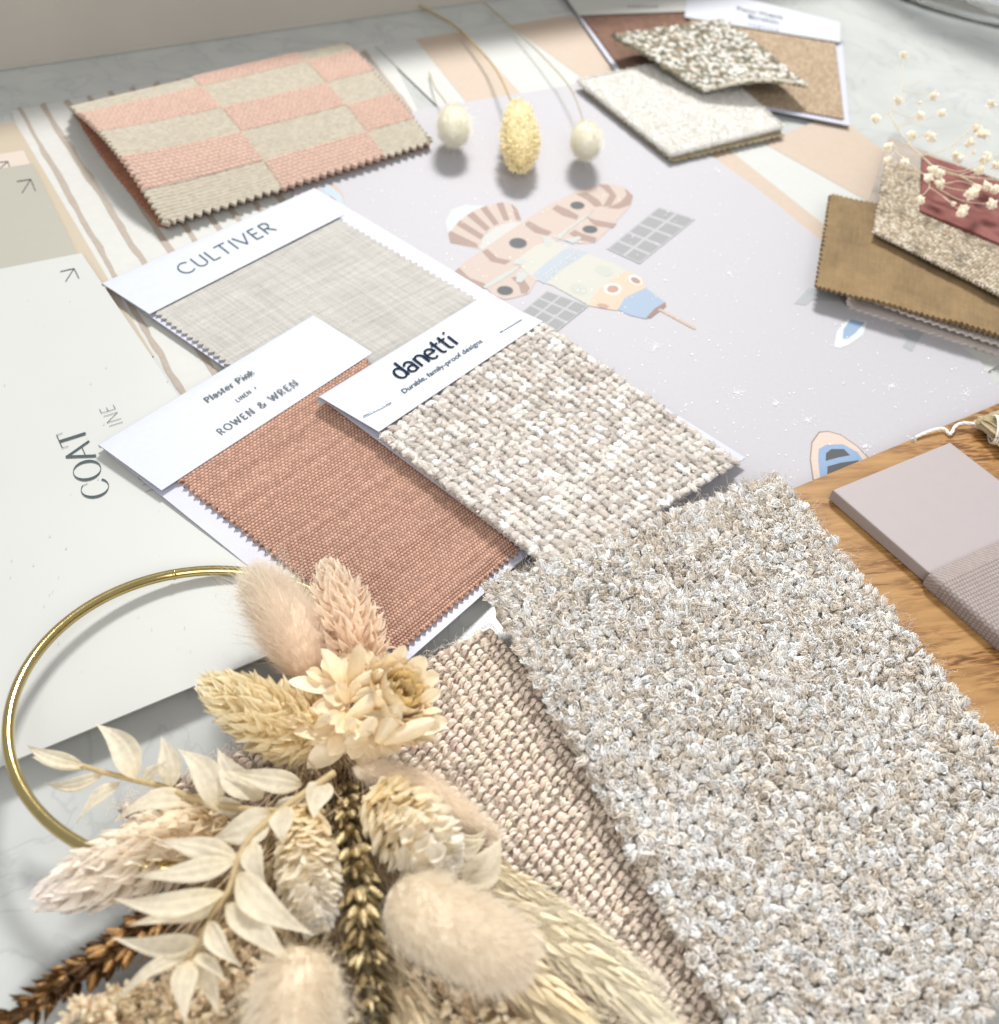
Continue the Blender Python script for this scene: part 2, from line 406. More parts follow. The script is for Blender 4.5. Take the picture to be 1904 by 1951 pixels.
def plane_of(px, z):
    if np.isscalar(z): z = [z] * len(px)
    a, b, c = [P(q[0], q[1], zz) for q, zz in list(zip(px, z))[:3]]
    n = unit(np.cross(b - a, c - a)); n = n if n[2] > 0 else -n
    return (a + b + c) / 3 * 0 + b, n
def line_marks(name, segs, wpx, plane, mat, parent, lift=0.0003):
    p0, n = plane; V = []; F = []
    for k, (a, b) in enumerate(segs):
        a = np.array(a, float); b = np.array(b, float); d = unit(b - a); q = np.array([-d[1], d[0]]) * wpx / 2
        c = np.array([a - q, a + q, b + q, b - q])
        V.append(Pplane(c[:, 0], c[:, 1], p0 + n * (lift + k * 0.00001), n)); F.append(np.arange(4) + 4 * k)
    return mesh(name, np.vstack(V), np.array(F), mat, parent, smooth=False)
def fan(name, polys, z, mat, parent, sub=True):
    """flat printed shapes: polys = list of (pixel outline, colour); each a little above the last"""
    from mathutils.geometry import tessellate_polygon
    V = []; T = []; C = []; b = 0
    for k, (pl, c) in enumerate(polys):
        w = np.array(pl, float); n = len(w)
        V.append(P(w[:, 0], w[:, 1], z + k * 0.000004)); C.append(np.tile(lin(*c), (n, 1)))
        T += [tuple(b + i for i in t) for t in tessellate_polygon([[Vector((x, y, 0)) for x, y in pl]])]; b += n
    T = np.array(T); V = np.vstack(V)
    nz = np.cross(V[T[:, 1]] - V[T[:, 0]], V[T[:, 2]] - V[T[:, 0]])[:, 2] < 0; T[nz] = T[nz][:, ::-1]
    return mesh(name, V, T, mat, parent, col=np.vstack(C), smooth=False)
def ell(cx, cy, rx, ry, rot=0, n=28, a0=0, a1=360):
    a = np.radians(np.linspace(a0, a1, n, endpoint=(a1 - a0) != 360)); r = math.radians(rot)
    x = rx * np.cos(a); y = ry * np.sin(a)
    return [(cx + i * math.cos(r) - j * math.sin(r), cy + i * math.sin(r) + j * math.cos(r)) for i, j in zip(x, y)]
#%%SCENE

# ================================================================ SETTING
def marble_material():
    m = bpy.data.materials.new('veined_marble'); m.use_nodes = True
    n = m.node_tree.nodes; l = m.node_tree.links; p = n['Principled BSDF']
    p.inputs['Roughness'].default_value = 0.22
    t = n.new('ShaderNodeTexCoord')
    z = n.new('ShaderNodeTexNoise'); z.inputs['Scale'].default_value = 14; z.inputs['Detail'].default_value = 8; z.inputs['Distortion'].default_value = 1.6
    z2 = n.new('ShaderNodeTexNoise'); z2.inputs['Scale'].default_value = 40; z2.inputs['Detail'].default_value = 5
    l.new(t.outputs['Object'], z.inputs[0]); l.new(t.outputs['Object'], z2.inputs[0])
    r = n.new('ShaderNodeValToRGB'); e = r.color_ramp.elements
    e[0].position = 0.40; e[0].color = (*lin(210, 213, 210), 1)
    e[1].position = 0.62; e[1].color = (*lin(207, 210, 208), 1)
    for pos, c in ((0.485, lin(208, 211, 209)), (0.50, lin(196, 199, 198)), (0.52, lin(207, 210, 208))):
        q = e.new(pos); q.color = (*c, 1)
    l.new(z.outputs['Fac'], r.inputs[0])
    mx = n.new('ShaderNodeMix'); mx.data_type = 'RGBA'; mx.blend_type = 'MULTIPLY'; mx.inputs[0].default_value = 0.35
    r2 = n.new('ShaderNodeValToRGB'); r2.color_ramp.elements[0].position = 0.35; r2.color_ramp.elements[0].color = (0.78, 0.79, 0.80, 1); r2.color_ramp.elements[1].position = 0.6
    l.new(z2.outputs['Fac'], r2.inputs[0]); l.new(r.outputs[0], mx.inputs[6]); l.new(r2.outputs[0], mx.inputs[7]); vd = n.new('ShaderNodeVectorMath'); vd.operation = 'SCALE'; vd.inputs['Scale'].default_value = 0.71; l.new(mx.outputs[2], vd.inputs[0]); l.new(vd.outputs[0], p.inputs['Base Color'])
    return m
M_marble = marble_material()
wa = P(0, 133); wb = P(790, 20); wd = unit(wb - wa)          # foot of the window frame
wn_ = np.array([-wd[1], wd[0], 0])
v0 = wa - wd * 1.2 + wn_ * 0.03; v1 = wa + wd * 2.2 + wn_ * 0.03
V = np.array([v0, v1, v1 - wn_ * 1.6, v0 - wn_ * 1.6]); V2 = V - [0, 0, 0.03]
o = mesh('windowsill', np.vstack([V, V2]), np.array([(0, 3, 2, 1), (4, 5, 6, 7), (0, 1, 5, 4), (1, 2, 6, 5), (2, 3, 7, 6), (3, 0, 4, 7)]), M_marble, smooth=False)
props(o, 'pale grey veined marble surface under all the samples', None, kind='structure')
M_frame = material('frame_paint', lin(214, 208, 198), 0.45, noise=0.03, nscale=25, bump=0.0002, bscale=60)
f0 = wa - wd * 1.2; f1 = wa + wd * 2.2; hh = 0.125
def prism(a, b, off0, off1, z0, z1):
    q = [a + wn_ * off0, b + wn_ * off0, b + wn_ * off1, a + wn_ * off1]
    V = np.array([x + [0, 0, z] for z in (z0, z1) for x in q])
    return V, np.array([(0, 3, 2, 1), (4, 5, 6, 7), (0, 1, 5, 4), (1, 2, 6, 5), (2, 3, 7, 6), (3, 0, 4, 7)])
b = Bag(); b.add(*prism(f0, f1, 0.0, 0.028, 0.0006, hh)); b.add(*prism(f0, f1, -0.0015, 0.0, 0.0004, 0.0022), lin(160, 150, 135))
o = b.build('window_frame', M_frame, smooth=False)
props(o, 'off white window frame standing along the back of the marble sill', 'window frame')

# ================================================================ WALLPAPERS
def paper_grain(c, k=0.02):
    return lambda s, t, W, H: np.array(c)[None, None] * (1 + k * (fbm(s * 40, t * 40, 2)[..., None] - 0.5))
# thin taupe stripes
T = thing('striped_wallpaper', 'white wallpaper sheet with thin wobbly taupe stripes, under the folded checked fabric', 'wallpaper', P(350, 420))
px = [(22, 211), (730, 78), (1010, 640), (262, 1010)]
card('paper', px, 0.0006, material('warm_paper', lin(218, 218, 213), 0.6, noise=0.03, nscale=200, bump=0.00003, bscale=1500), T, th=0.0003)
M_taupe = material('taupe_print', lin(186, 173, 159), 0.65, noise=0.06, nscale=400)
def wobble_stripe(a, b2, wpx, seed):
    n = 90; t = np.linspace(0, 1, n); a = np.array(a, float); b2 = np.array(b2, float)
    d = unit(b2 - a); q = np.array([-d[1], d[0]])
    ctr = a + (b2 - a) * t[:, None]
    sc = np.array([S(c[0], c[1]) for c in ctr]); sc = sc[-1] / sc
    w1 = 1.25 * wpx * sc * (0.5 + 0.35 * (vn(t * 24, t * 0, seed) - 0.5) + 0.25 * (vn(t * 60, t * 0, seed + 4) - 0.5))
    w2 = 1.25 * wpx * sc * (0.5 + 0.35 * (vn(t * 24, t * 0, seed + 9) - 0.5) + 0.25 * (vn(t * 60, t * 0, seed + 5) - 0.5))
    L = ctr + q * w1[:, None]; R2 = ctr - q * w2[:, None]
    V = np.empty((2 * n, 3)); V[0::2] = P(L[:, 0], L[:, 1], 0.00075); V[1::2] = P(R2[:, 0], R2[:, 1], 0.00075)
    i = np.arange(n - 1) * 2
    return V, np.stack([i, i + 1, i + 3, i + 2], -1)
b = Bag()
for k, (a, c, w) in enumerate([((36, 204), (440, 910), 11), ((80, 197), (530, 900), 11), ((126, 190), (620, 900), 11), ((168, 182), (700, 900), 11),
                               ((208, 174), (790, 900), 10), ((250, 165), (850, 900), 10), ((296, 157), (900, 880), 10), ((338, 150), (950, 860), 10),
                               ((380, 142), (990, 840), 10), ((420, 135), (1030, 830), 9), ((692, 96), (1120, 640), 9)]):
    b.add(*wobble_stripe(a, c, w, k * 7))
b.build('stripe_print', M_taupe, T, smooth=False)
# wide peach stripes
T = thing('striped_wallpaper', 'wallpaper with broad peach and pale blue-white stripes, under the pale lilac sheet', 'wallpaper', P(1300, 300))
px = [(715, 87), (1090, 22), (1992, 500), (1385, 800)]
px = [(715, 87), (1090, 22), (2080, 590), (1560, 900)]
def peach_col():
    f = quad(px, 0.0012)
    pts = [(800, 75), (860, 66), (955, 62), (1020, 42)]
    return None
card('paper', px, 0.0012, material('cool_paper', lin(211, 213, 209), 0.6, noise=0.02, nscale=200), T, th=0.0003)
M_peach = material('peach_print', lin(206, 187, 168), 0.6, noise=0.03, nscale=300)
V = []; F = []
stripes = [[(792, 74), (880, 60), (1230, 500), (1100, 440)], [(962, 49), (1086, 27), (1700, 520), (1560, 490)],
           [(1300, 190), (1400, 190), (1725, 470), (1640, 520)]]
stripes = [[(792, 74), (882, 59), (1070, 260), (965, 290)], [(972, 47), (1086, 28), (1330, 220), (1180, 200)],
           [(1455, 272), (1590, 215), (1860, 420), (1720, 420)], [(1335, 285), (1390, 285), (1700, 530), (1640, 530)]]
for k, q in enumerate(stripes):
    q = np.array(q, float); V.append(P(q[:, 0], q[:, 1], 0.00132)); F.append(np.arange(4) + 4 * k)
mesh('stripe_print', np.vstack(V), np.array(F), M_peach, T, smooth=False)
# lilac space sheet
T = thing('illustrated_wallpaper', 'pale lilac grey wallpaper sheet with stars and a space station drawing', 'wallpaper', P(1300, 560))
M_lilac = material('lilac_paper', lin(199, 197, 203), 0.62, noise=0.025, nscale=500, detail=8, bump=0.00004, bscale=2500)
out = [(560, 262), (700, 232), (820, 205), (1000, 176), (1158, 150), (1200, 178), (1330, 278), (1450, 364), (1570, 462), (1700, 556), (1800, 632), (1868, 688), (1915, 752), (1960, 830),
       (1900, 1050), (1500, 1240), (900, 1000), (560, 420)]
op = np.array(out, float); ce = np.array([1150, 560.0]); rings = 6
V = []; 
for z in (0.0020, 0.0016):
    for r in range(rings + 1):
        q = ce + (op - ce) * r / rings; V.append(P(q[:, 0], q[:, 1], z))
n = len(op); V = np.vstack(V); F = []
for lay in range(2):
    o0 = lay * (rings + 1) * n
    for r in range(rings):
        for i in range(n):
            j = (i + 1) % n; q = (o0 + r * n + i, o0 + (r + 1) * n + i, o0 + (r + 1) * n + j, o0 + r * n + j)
            F.append(q if lay == 0 else q[::-1])
o1 = rings * n; o2 = (2 * rings + 1) * n
for i in range(n):
    j = (i + 1) % n; F.append((o1 + i, o2 + i, o2 + j, o1 + j))
mesh('paper', V, np.array(F), M_lilac, T, smooth=False)
# printed pictures
M_print = material('print_colours', vc=True, rough=0.62, noise=0.05, nscale=900, detail=8)
z0 = 0.00212
BRN = (166, 140, 128); TAN = (205, 187, 176); CRM = (206, 204, 194); BLU = (160, 180, 204); PBL = (184, 194, 204); DRK = (72, 76, 80); GRY = (160, 162, 162); PGY = (186, 187, 190)
def r5(pts): return [(571.2 + x * 0.38, 266.6 + y * 0.38) for x, y in pts]
def e5(cx, cy, rx, ry, rot=0, **k): return ell(571.2 + cx * 0.38, 266.6 + cy * 0.38, rx * 0.38, ry * 0.38, rot, **k)
polys = []
A = lambda pts, c: polys.append((r5(pts), c))
# dome and fan
A([(745, 470), (730, 410), (760, 350), (830, 325), (920, 330), (960, 340), (900, 400), (820, 440)], (208, 216, 214))
A([(745, 470), (800, 405), (880, 350), (960, 322), (1040, 312), (1090, 345), (1112, 405), (1000, 430), (930, 470), (900, 545), (820, 530), (755, 510)], TAN)
for q in ([(745, 470), (755, 455), (890, 520), (895, 540), (755, 515)], [(785, 425), (805, 402), (925, 478), (908, 500)], [(838, 378), (868, 358), (955, 440), (935, 458)],
          [(905, 342), (935, 330), (1000, 418), (975, 430)], [(985, 318), (1020, 312), (1052, 400), (1025, 405)], [(1060, 318), (1090, 345), (1112, 400), (1085, 402)]): A(q, BRN)
A([(900, 545), (925, 480), (975, 440), (1060, 410), (1125, 410), (1080, 470), (1000, 520), (930, 560)], (206, 206, 202))
# long tube
A([(775, 660), (830, 610), (930, 540), (1120, 410), (1240, 330), (1400, 250), (1520, 215), (1620, 232), (1670, 275), (1660, 330), (1560, 440), (1480, 515), (1400, 520), (1300, 500), (1200, 560), (1100, 640), (1010, 700), (930, 745), (850, 720)], TAN)
for q in ([(775, 660), (800, 640), (850, 690), (930, 720), (925, 745), (850, 725)], [(915, 560), (940, 545), (990, 590), (1060, 605), (1030, 625), (960, 610)],
          [(1125, 422), (1150, 405), (1210, 440), (1265, 460), (1245, 480), (1180, 465)], [(1265, 345), (1290, 325), (1350, 350), (1400, 380), (1390, 400), (1320, 380)],
          [(1385, 270), (1440, 262), (1500, 300), (1520, 330), (1480, 335), (1440, 300)], [(1500, 222), (1550, 225), (1590, 280), (1560, 330), (1520, 335), (1555, 275)],
          [(1630, 240), (1672, 280), (1660, 325), (1600, 345), (1540, 340), (1610, 310), (1640, 275)], [(1430, 380), (1480, 400), (1590, 420), (1570, 442), (1480, 430)],
          [(1380, 450), (1420, 470), (1490, 490), (1480, 515), (1400, 500), (1350, 470)]): A(q, BRN)
A([(935, 740), (1010, 690), (1090, 640), (1160, 650), (1190, 700), (1150, 770), (1080, 790), (1030, 800), (970, 780)], TAN)
A([(1060, 690), (1110, 680), (1155, 740), (1140, 770), (1110, 770), (1100, 730)], BRN)
for cx, cy, rx, ry in ((1095, 517, 46, 27), (1393, 328, 37, 20), (1456, 448, 39, 20), (1030, 755, 42, 24)): polys.append((e5(cx, cy, rx, ry, 3), (128, 120, 112))); polys.append((e5(cx, cy - 1, rx * .88, ry * .88, 3), DRK))
# rocket body
A([(1100, 590), (1180, 530), (1270, 500), (1340, 540), (1440, 570), (1560, 610), (1640, 655), (1580, 720), (1530, 780), (1450, 830), (1360, 780), (1270, 730), (1180, 700), (1110, 640)], CRM)
A([(1330, 545), (1380, 545), (1445, 565), (1380, 610), (1310, 650), (1260, 700), (1225, 720), (1165, 680), (1230, 620)], PBL)
A([(1640, 655), (1720, 690), (1735, 745), (1640, 790), (1590, 855), (1500, 840), (1450, 830), (1480, 770), (1560, 700)], (222, 196, 172))
A([(1735, 740), (1835, 815), (1780, 870), (1740, 897), (1660, 880), (1595, 850), (1630, 790)], BLU)
A([(1835, 812), (1838, 835), (1760, 893), (1735, 893), (1780, 845)], (150, 120, 112))
A([(1795, 850), (1810, 845), (1985, 938), (1988, 948), (1975, 948)], (206, 182, 162))
polys.append((e5(1570, 747, 45, 30), (236, 232, 228))); polys.append((e5(1570, 747, 30, 19), (190, 148, 128)))
polys.append((e5(1683, 702, 38, 22, 25), (232, 228, 224))); polys.append((e5(1685, 704, 26, 14, 25), (170, 140, 128)))
polys.append((e5(1522, 832, 32, 12, 10), (190, 155, 140)))
for cx, cy in ((1527, 656), (1400, 748)): polys.append((e5(cx, cy, 46, 24, 20), (196, 200, 190)))
for q in ([(1215, 485), (1260, 480), (1265, 520), (1240, 535), (1225, 515)], [(1075, 600), (1120, 592), (1140, 610), (1110, 625), (1070, 622)], [(920, 735), (1000, 680), (1100, 630), (1090, 650), (1000, 710), (930, 745)],
          [(1275, 490), (1330, 450), (1480, 345), (1440, 385), (1340, 460), (1310, 495)], [(1090, 660), (1130, 660), (1145, 680), (1110, 715), (1085, 712)], [(1325, 500), (1400, 480), (1415, 492), (1370, 520)]): A(q, (198, 202, 198))
# solar panels
def panel(c0, c1, c2, c3, nu, nv):
    q = np.array(r5([c0, c1, c2, c3])); polys.append(([tuple(x) for x in q], PGY))
    for i in range(nu):
        for j in range(nv):
            def pt(a, b2): return tuple((q[0] * (1 - a) + q[1] * a) * (1 - b2) + (q[3] * (1 - a) + q[2] * a) * b2)
            a0, a1 = (i + .1) / nu, (i + .9) / nu; b0_, b1_ = (j + .08) / nv, (j + .92) / nv
            polys.append(([pt(a0, b0_), pt(a1, b0_), pt(a1, b1_), pt(a0, b1_)], (156, 157, 160)))
panel((1540, 545), (1800, 335), (1985, 395), (1705, 620), 5, 2)
panel((1115, 860), (1240, 755), (1450, 830), (1290, 960), 3, 3)
# scarf shaped badge at upper left, craft parts at the right, small pod at the lower right
NST = len(polys)
polys.append((ell(622, 378, 36, 30, 30), (206, 186, 170))); polys.append((ell(618, 380, 30, 12, 40), (186, 202, 216))); polys.append((ell(634, 392, 13, 22, 10), BRN)); polys.append(([(600, 352), (628, 352), (650, 372), (660, 400), (652, 402), (640, 380), (618, 364)], (190, 208, 224)))
NBD = len(polys)
R3 = lambda pts: [(1218.5 + x * 0.3709, y * 0.3709) for x, y in pts]
polys.append((R3([(795, 1560), (870, 1480), (1070, 1500), (1075, 1550), (890, 1540), (855, 1568)]), (176, 180, 184)))
polys.append((R3([(1000, 1780), (1015, 1700), (1070, 1640), (1170, 1650), (1150, 1720), (1080, 1770), (1030, 1788)]), (224, 228, 230)))
polys.append((R3([(1045, 1740), (1050, 1690), (1085, 1640), (1160, 1655), (1110, 1710), (1070, 1740)]), (150, 176, 206)))
polys.append((R3([(1320, 1690), (1465, 1700), (1400, 1805), (1352, 1780), (1380, 1740)]), (176, 180, 184)))
NSA = len(polys)
R6 = lambda pts: [(1142.4 + x * 0.4, 685.4 + y * 0.4) for x, y in pts]
polys.append((R6([(1015, 570), (1002, 470), (1010, 390), (1045, 342), (1090, 338), (1150, 355), (1230, 410), (1290, 470), (1300, 560)]), (156, 140, 132)))
polys.append((R6([(1022, 570), (1008, 470), (1016, 395), (1050, 348), (1090, 343), (1150, 360), (1225, 412), (1285, 475), (1295, 560)]), (224, 204, 190)))
polys.append((R6([(1052, 570), (1042, 480), (1045, 425), (1080, 405), (1160, 402), (1230, 440), (1270, 500), (1270, 570)]), (142, 172, 208)))
polys.append((R6([(1078, 482), (1080, 445), (1105, 425), (1165, 425), (1195, 455), (1140, 465)]), DRK))
polys.append((R6([(1086, 570), (1086, 508), (1150, 490), (1235, 478), (1240, 560)]), DRK))
fan('space_station_print', polys[:NST], z0, M_print, T); fan('badge_print', polys[NST:NBD], z0, M_print, T)
fan('satellite_print', polys[NBD:NSA], z0, M_print, T); fan('pod_print', polys[NSA:], z0, M_print, T)
# tiny white stars
b = Bag(); rr = np.random.default_rng(5)
n = 900; sx = rr.uniform(700, 1900, n); sy = rr.uniform(180, 930, n)
m = (sy < 0.665 * (sx - 1160) + 150 + 40 + 60) | (sx < 1160)
inside = (sy > 215 - (sx - 820) * 0.16) & (sy > (sx - 1165) * 0.71 + 172) & ~((sx > 1030) & (sy > 620 + (sx - 1030) * 0.66)) 
sx, sy = sx[inside], sy[inside]; pos = P(sx, sy, z0 + 0.00024); N = len(sx)
rad = rr.uniform(0.00018, 0.00048, N); a = np.arange(6) / 6 * 2 * np.pi
st = np.stack([np.cos(a), np.sin(a), 0 * a], -1) * (0.6 + 0.4 * (np.arange(6) % 2))[:, None]
Vv = pos[:, None] + st[None] * rad[:, None, None] * (0.6 + 0.8 * rr.random((N, 6, 1)))
Ff = np.array([(0, 1, 2), (0, 2, 3), (0, 3, 4), (0, 4, 5)])[None] + (np.arange(N) * 6)[:, None, None]
b.add(Vv.reshape(-1, 3), Ff.reshape(-1, 3), lin(255, 255, 255))
cl = [(1405, 748), (1478, 770), (1700, 735), (1650, 850), (985, 335), (800, 500), (1540, 800), (1870, 800), (1390, 520), (1370, 325), (690, 420), (1250, 660), (1840, 750)]
for cx_, cy_ in cl:
    k = 70; qa = rr.random(k) * 2 * np.pi; qr = rr.exponential(7, k); qx = cx_ + qr * np.cos(qa) * 1.2; qy = cy_ + qr * np.sin(qa) * 0.8; ps = P(qx, qy, z0 + 0.00025)
    Vv = ps[:, None] + st[None] * (rr.uniform(0.0001, 0.00027, k))[:, None, None] + np.array([0, 0, 1]) * (np.arange(k) * 1e-6)[:, None, None]
    b.add(Vv.reshape(-1, 3), (np.array([(0, 1, 2), (0, 2, 3), (0, 3, 4), (0, 4, 5)])[None] + (np.arange(k) * 6)[:, None, None]).reshape(-1, 3), lin(252, 255, 255))
b.build('star_print', material('star_white', vc=True, rough=0.6, k=0.9), T, smooth=False)
PLN = (P(1000, 600, z0), np.array([0, 0, 1.0]))
put_text('lettering', font_text('SPACE STATION'), r5([(1238, 700)])[0], r5([(1405, 580)])[0], (-8, -10), PLN, material('white_print', lin(222, 226, 226), 0.7), T, lift=0.00025)

# ================================================================ PAINT CARDS
T = thing('paint_card', 'beige paint card lying lowest, its corner showing by the wobbly stripes', 'paint card', P(150, 480), 'paint sample cards at the left edge')
card('sheet_of_card', [(-260, 262), (28, 232), (293, 678), (-100, 790)], [0.0012] * 4, material('beige_paint', lin(206, 192, 170), 0.45, noise=0.01), T)
T = thing('paint_card', 'small pale pink paint card corner with an arrow, above the sage green card', 'paint card', P(10, 320), 'paint sample cards at the left edge')
px = [(-260, 335), (45, 286), (66, 330), (-250, 400)]
card('sheet_of_card', px, 0.0020, material('blush_paint', lin(226, 212, 200), 0.45, noise=0.01), T)
line_marks('arrow_mark', [((-3, 309), (15, 307)), ((15, 307), (19, 320)), ((15, 307), (-1, 321))], 1.2, plane_of(px, 0.0020), M_dark, T)
T = thing('paint_card', 'sage green grey paint card with a dark arrow in its corner', 'paint card', P(60, 400), 'paint sample cards at the left edge')
px = [(-260, 361), (62, 311), (150, 492), (-200, 565)]
card('sheet_of_card', px, [0.0028, 0.0028, 0.003, 0.003], material('sage_paint', lin(186, 184, 171), 0.45, noise=0.01), T)
line_marks('arrow_mark', [((32, 345), (58.5, 341)), ((58.5, 341), (67.5, 363)), ((58.5, 341), (42, 367))], 1.5, plane_of(px, 0.0028), M_dark, T)
T = thing('paint_card', 'large pale grey paint card marked COAT lying under the brass hoop', 'paint card', P(200, 900, 0.005), 'paint sample cards at the left edge')
px = [(-330, 576), (155, 482), (640, 1195), (-300, 1584)]; zz = [0.0045, 0.0045, 0.0095, 0.0095]
card('sheet_of_card', px, zz, material('stone_paint', lin(216, 218, 214), 0.40, noise=0.035, nscale=9, bump=0.00002, bscale=2500), T, th=0.0006)
PL = plane_of([px[1], px[2], px[3]], [zz[1], zz[2], zz[3]])
line_marks('arrow_mark', [((115, 517), (141, 511)), ((141, 511), (150.5, 530)), ((141, 511), (125, 536))], 1.5, PL, M_dark, T)
put_text('lettering', stroke_text('COAT', 0.13, 0.022, True, gap=0.03, nib=12), (214, 939), (157.5, 812), (-50.6, 16), PL, M_dark, T)
put_text('lettering', stroke_text('INE', 0.035, 0.035, gap=0.12), (236, 806), (215, 769), (-27, 8.3), PL, M_dark, T)
put_text('lettering', stroke_text('HO', 0.035, 0.035, gap=0.12), (306, 930), (286, 893), (-27, 8.3), PL, M_dark, T)
b = Bag(); k = 70; qx = rr.uniform(0, 560, k); qy = rr.uniform(560, 1300, k); ok = qy < 1420 - qx * 0.3
bv, bf = ellipsoid(5, 3); ps = Pplane(qx, qy, PL[0] + PL[1] * 0.0005, PL[1]); sz = rr.uniform(0.0001, 0.00028, k)[:, None]
b.add(*inst(bv, bf, ps, np.array([[1, 0, 0.]]) * sz, np.array([[0, 1, 0.]]) * sz, np.array([[0, 0, 1.]]) * sz, np.tile(lin(235, 235, 235), (k, 1))))
o = b.build('dust_specks', M_vc); props(o, 'scattered white dust specks on the large grey card', 'dust', kind='stuff')

# ================================================================ CLOTH SAMPLES ON CARDS
Zup = np.array([0, 0, 1.0])
# --- CULTIVER
T = thing('fabric_sample_card', 'white card sample of pale natural linen, band printed CULTIVER', 'fabric sample', P(600, 600, 0.003), 'fabric samples stapled to white cards')
bpx = [(195, 540), (600, 358), (1000, 598), (575, 800)]
card('backing_card', bpx, [0.0036, 0.0030, 0.0034, 0.0034], M_cardcool, T)
def linen_col(s, t, W, H):
    u = s * W * 1600; v = t * H * 1600
    slub = 0.5 * vn(u * 0.05, v * 1.0, 3) + 0.5 * vn(u * 1.0, v * 0.05, 4)
    big = fbm(s * 5, t * 5, 8)
    k = 0.76 + 0.38 * slub + 0.08 * (big - 0.5)
    c = np.array(lin(210, 207, 201)) * k[..., None]
    sp = vn(u * 0.10, v * 1.0, 14) > 0.93
    return np.where(sp[..., None], c * 0.8, c)
def linen_disp(s, t, W, H):
    return 0.00008 * (vn(s * W * 1500, t * H * 1500, 3)) + 0.0005 * fbm(s * 7, t * 4, 21) + 0.0007 * np.clip(1 - np.abs(t - 0.42 - 0.15 * (s - 0.5)) * 22, 0, 1) * fbm(s * 9, t * 2, 31)
sheet('linen_swatch', quad([(292, 598), (650, 417), (948, 590), (560, 792)], 0.0044), 420, 330, 0.0005, M_fab, T, col=linen_col, disp=linen_disp,
      teeth=dict(l=1, r=1, n=40, m=26), amp=0.0026)
def band(px, z, lift, parent, left_open=0.0, mat=None, over=0.0):
    """folded card header: top flap, rounded fold on its back edge"""
    f0 = quad(px, z); e = f0(np.array([0.5]), np.array([0.0]))[0] - f0(np.array([0.5]), np.array([1.0]))[0]; e = unit(e)
    n = 22; rows = []
    for t in np.linspace(1, 0, 8): rows.append((t, 0.0, 0.0))
    for a in np.linspace(0, math.pi, 7)[1:]: rows.append((0.0, math.sin(a), -(1 - math.cos(a))))
    s = np.linspace(0, 1, n); V = []
    for t, o_, d in rows:
        p = f0(s, np.full(n, t)); g = lift * (1 + left_open * (1 - s) ** 3)
        V.append(p + e * (o_ * g / 2)[:, None] + Zup * (d * g / 2)[:, None] + (Zup * (left_open * 0.15 * lift * (1 - s) ** 3 * t)[:, None] if left_open else 0))
    V = np.array(V); m = len(rows); N = unit(np.cross(np.gradient(V, axis=1), np.gradient(V, axis=0)))
    if N[0, 0, 2] < 0: N = -N
    V2 = V - N * 0.0003
    Vt = np.vstack([V.reshape(-1, 3), V2.reshape(-1, 3)]); F = gridF(n, m); k = n * m
    rg = np.concatenate([np.arange(n), np.arange(1, m) * n + n - 1, (m - 1) * n + np.arange(n - 2, -1, -1), np.arange(m - 2, 0, -1) * n]); r2 = np.roll(rg, -1)
    q = len(rg); i_ = np.arange(q); j_ = np.roll(i_, -1); Vt = np.vstack([Vt, Vt[rg], Vt[rg + k]])
    return mesh('header_band', Vt, np.vstack([F, F[:, ::-1] + k, np.stack([2 * k + i_, 2 * k + j_, 2 * k + q + j_, 2 * k + q + i_], -1)]), mat or M_card, parent)
bb = [(195, 540), (600, 358), (655, 409), (285, 598)]; bz = [0.0058, 0.0052, 0.0054, 0.0056]
band(bb, bz, 0.0016, T)
PL = plane_of([bb[0], bb[1], bb[3]], [bz[0], bz[1], bz[3]])
put_text('lettering', stroke_text('CULTIVER', 0.085, 0.085, gap=0.13), (351, 524), (529, 437), (-20.2, -15.6), PL, M_slate, T, lift=0.0003)
# --- ROWEN & WREN
T = thing('fabric_sample_card', 'terracotta pink linen sample on white card, band printed Plaster Pink ROWEN & WREN', 'fabric sample', P(550, 950, 0.008), 'fabric samples stapled to white cards')
card('backing_card', [(189, 848), (598, 601), (1020, 1045), (738, 1292)], [0.0098, 0.0062, 0.0062, 0.0085], M_cardcool, T, n=20)
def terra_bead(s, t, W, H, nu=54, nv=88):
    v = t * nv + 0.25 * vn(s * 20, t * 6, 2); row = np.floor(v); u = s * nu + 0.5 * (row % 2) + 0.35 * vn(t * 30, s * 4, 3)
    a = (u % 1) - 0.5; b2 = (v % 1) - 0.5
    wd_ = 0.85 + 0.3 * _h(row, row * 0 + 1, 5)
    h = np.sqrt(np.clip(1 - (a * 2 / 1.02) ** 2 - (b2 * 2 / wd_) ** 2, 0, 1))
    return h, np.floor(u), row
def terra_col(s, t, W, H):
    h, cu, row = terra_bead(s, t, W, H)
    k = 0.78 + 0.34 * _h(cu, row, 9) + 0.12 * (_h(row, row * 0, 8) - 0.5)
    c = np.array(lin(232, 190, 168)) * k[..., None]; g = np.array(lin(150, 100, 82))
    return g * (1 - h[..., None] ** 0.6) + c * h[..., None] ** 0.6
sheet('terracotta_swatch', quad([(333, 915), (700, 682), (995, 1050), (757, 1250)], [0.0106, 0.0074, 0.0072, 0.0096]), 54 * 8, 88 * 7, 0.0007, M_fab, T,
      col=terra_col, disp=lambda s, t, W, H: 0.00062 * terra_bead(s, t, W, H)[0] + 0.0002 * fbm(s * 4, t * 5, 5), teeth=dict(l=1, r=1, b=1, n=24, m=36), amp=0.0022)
bb = [(189, 848), (598, 601), (710, 672), (308, 934)]; bz = [0.0118, 0.0082, 0.0085, 0.0116]
band(bb, bz, 0.0018, T)
PL = plane_of([bb[0], bb[1], bb[3]], [bz[0], bz[1], bz[3]])
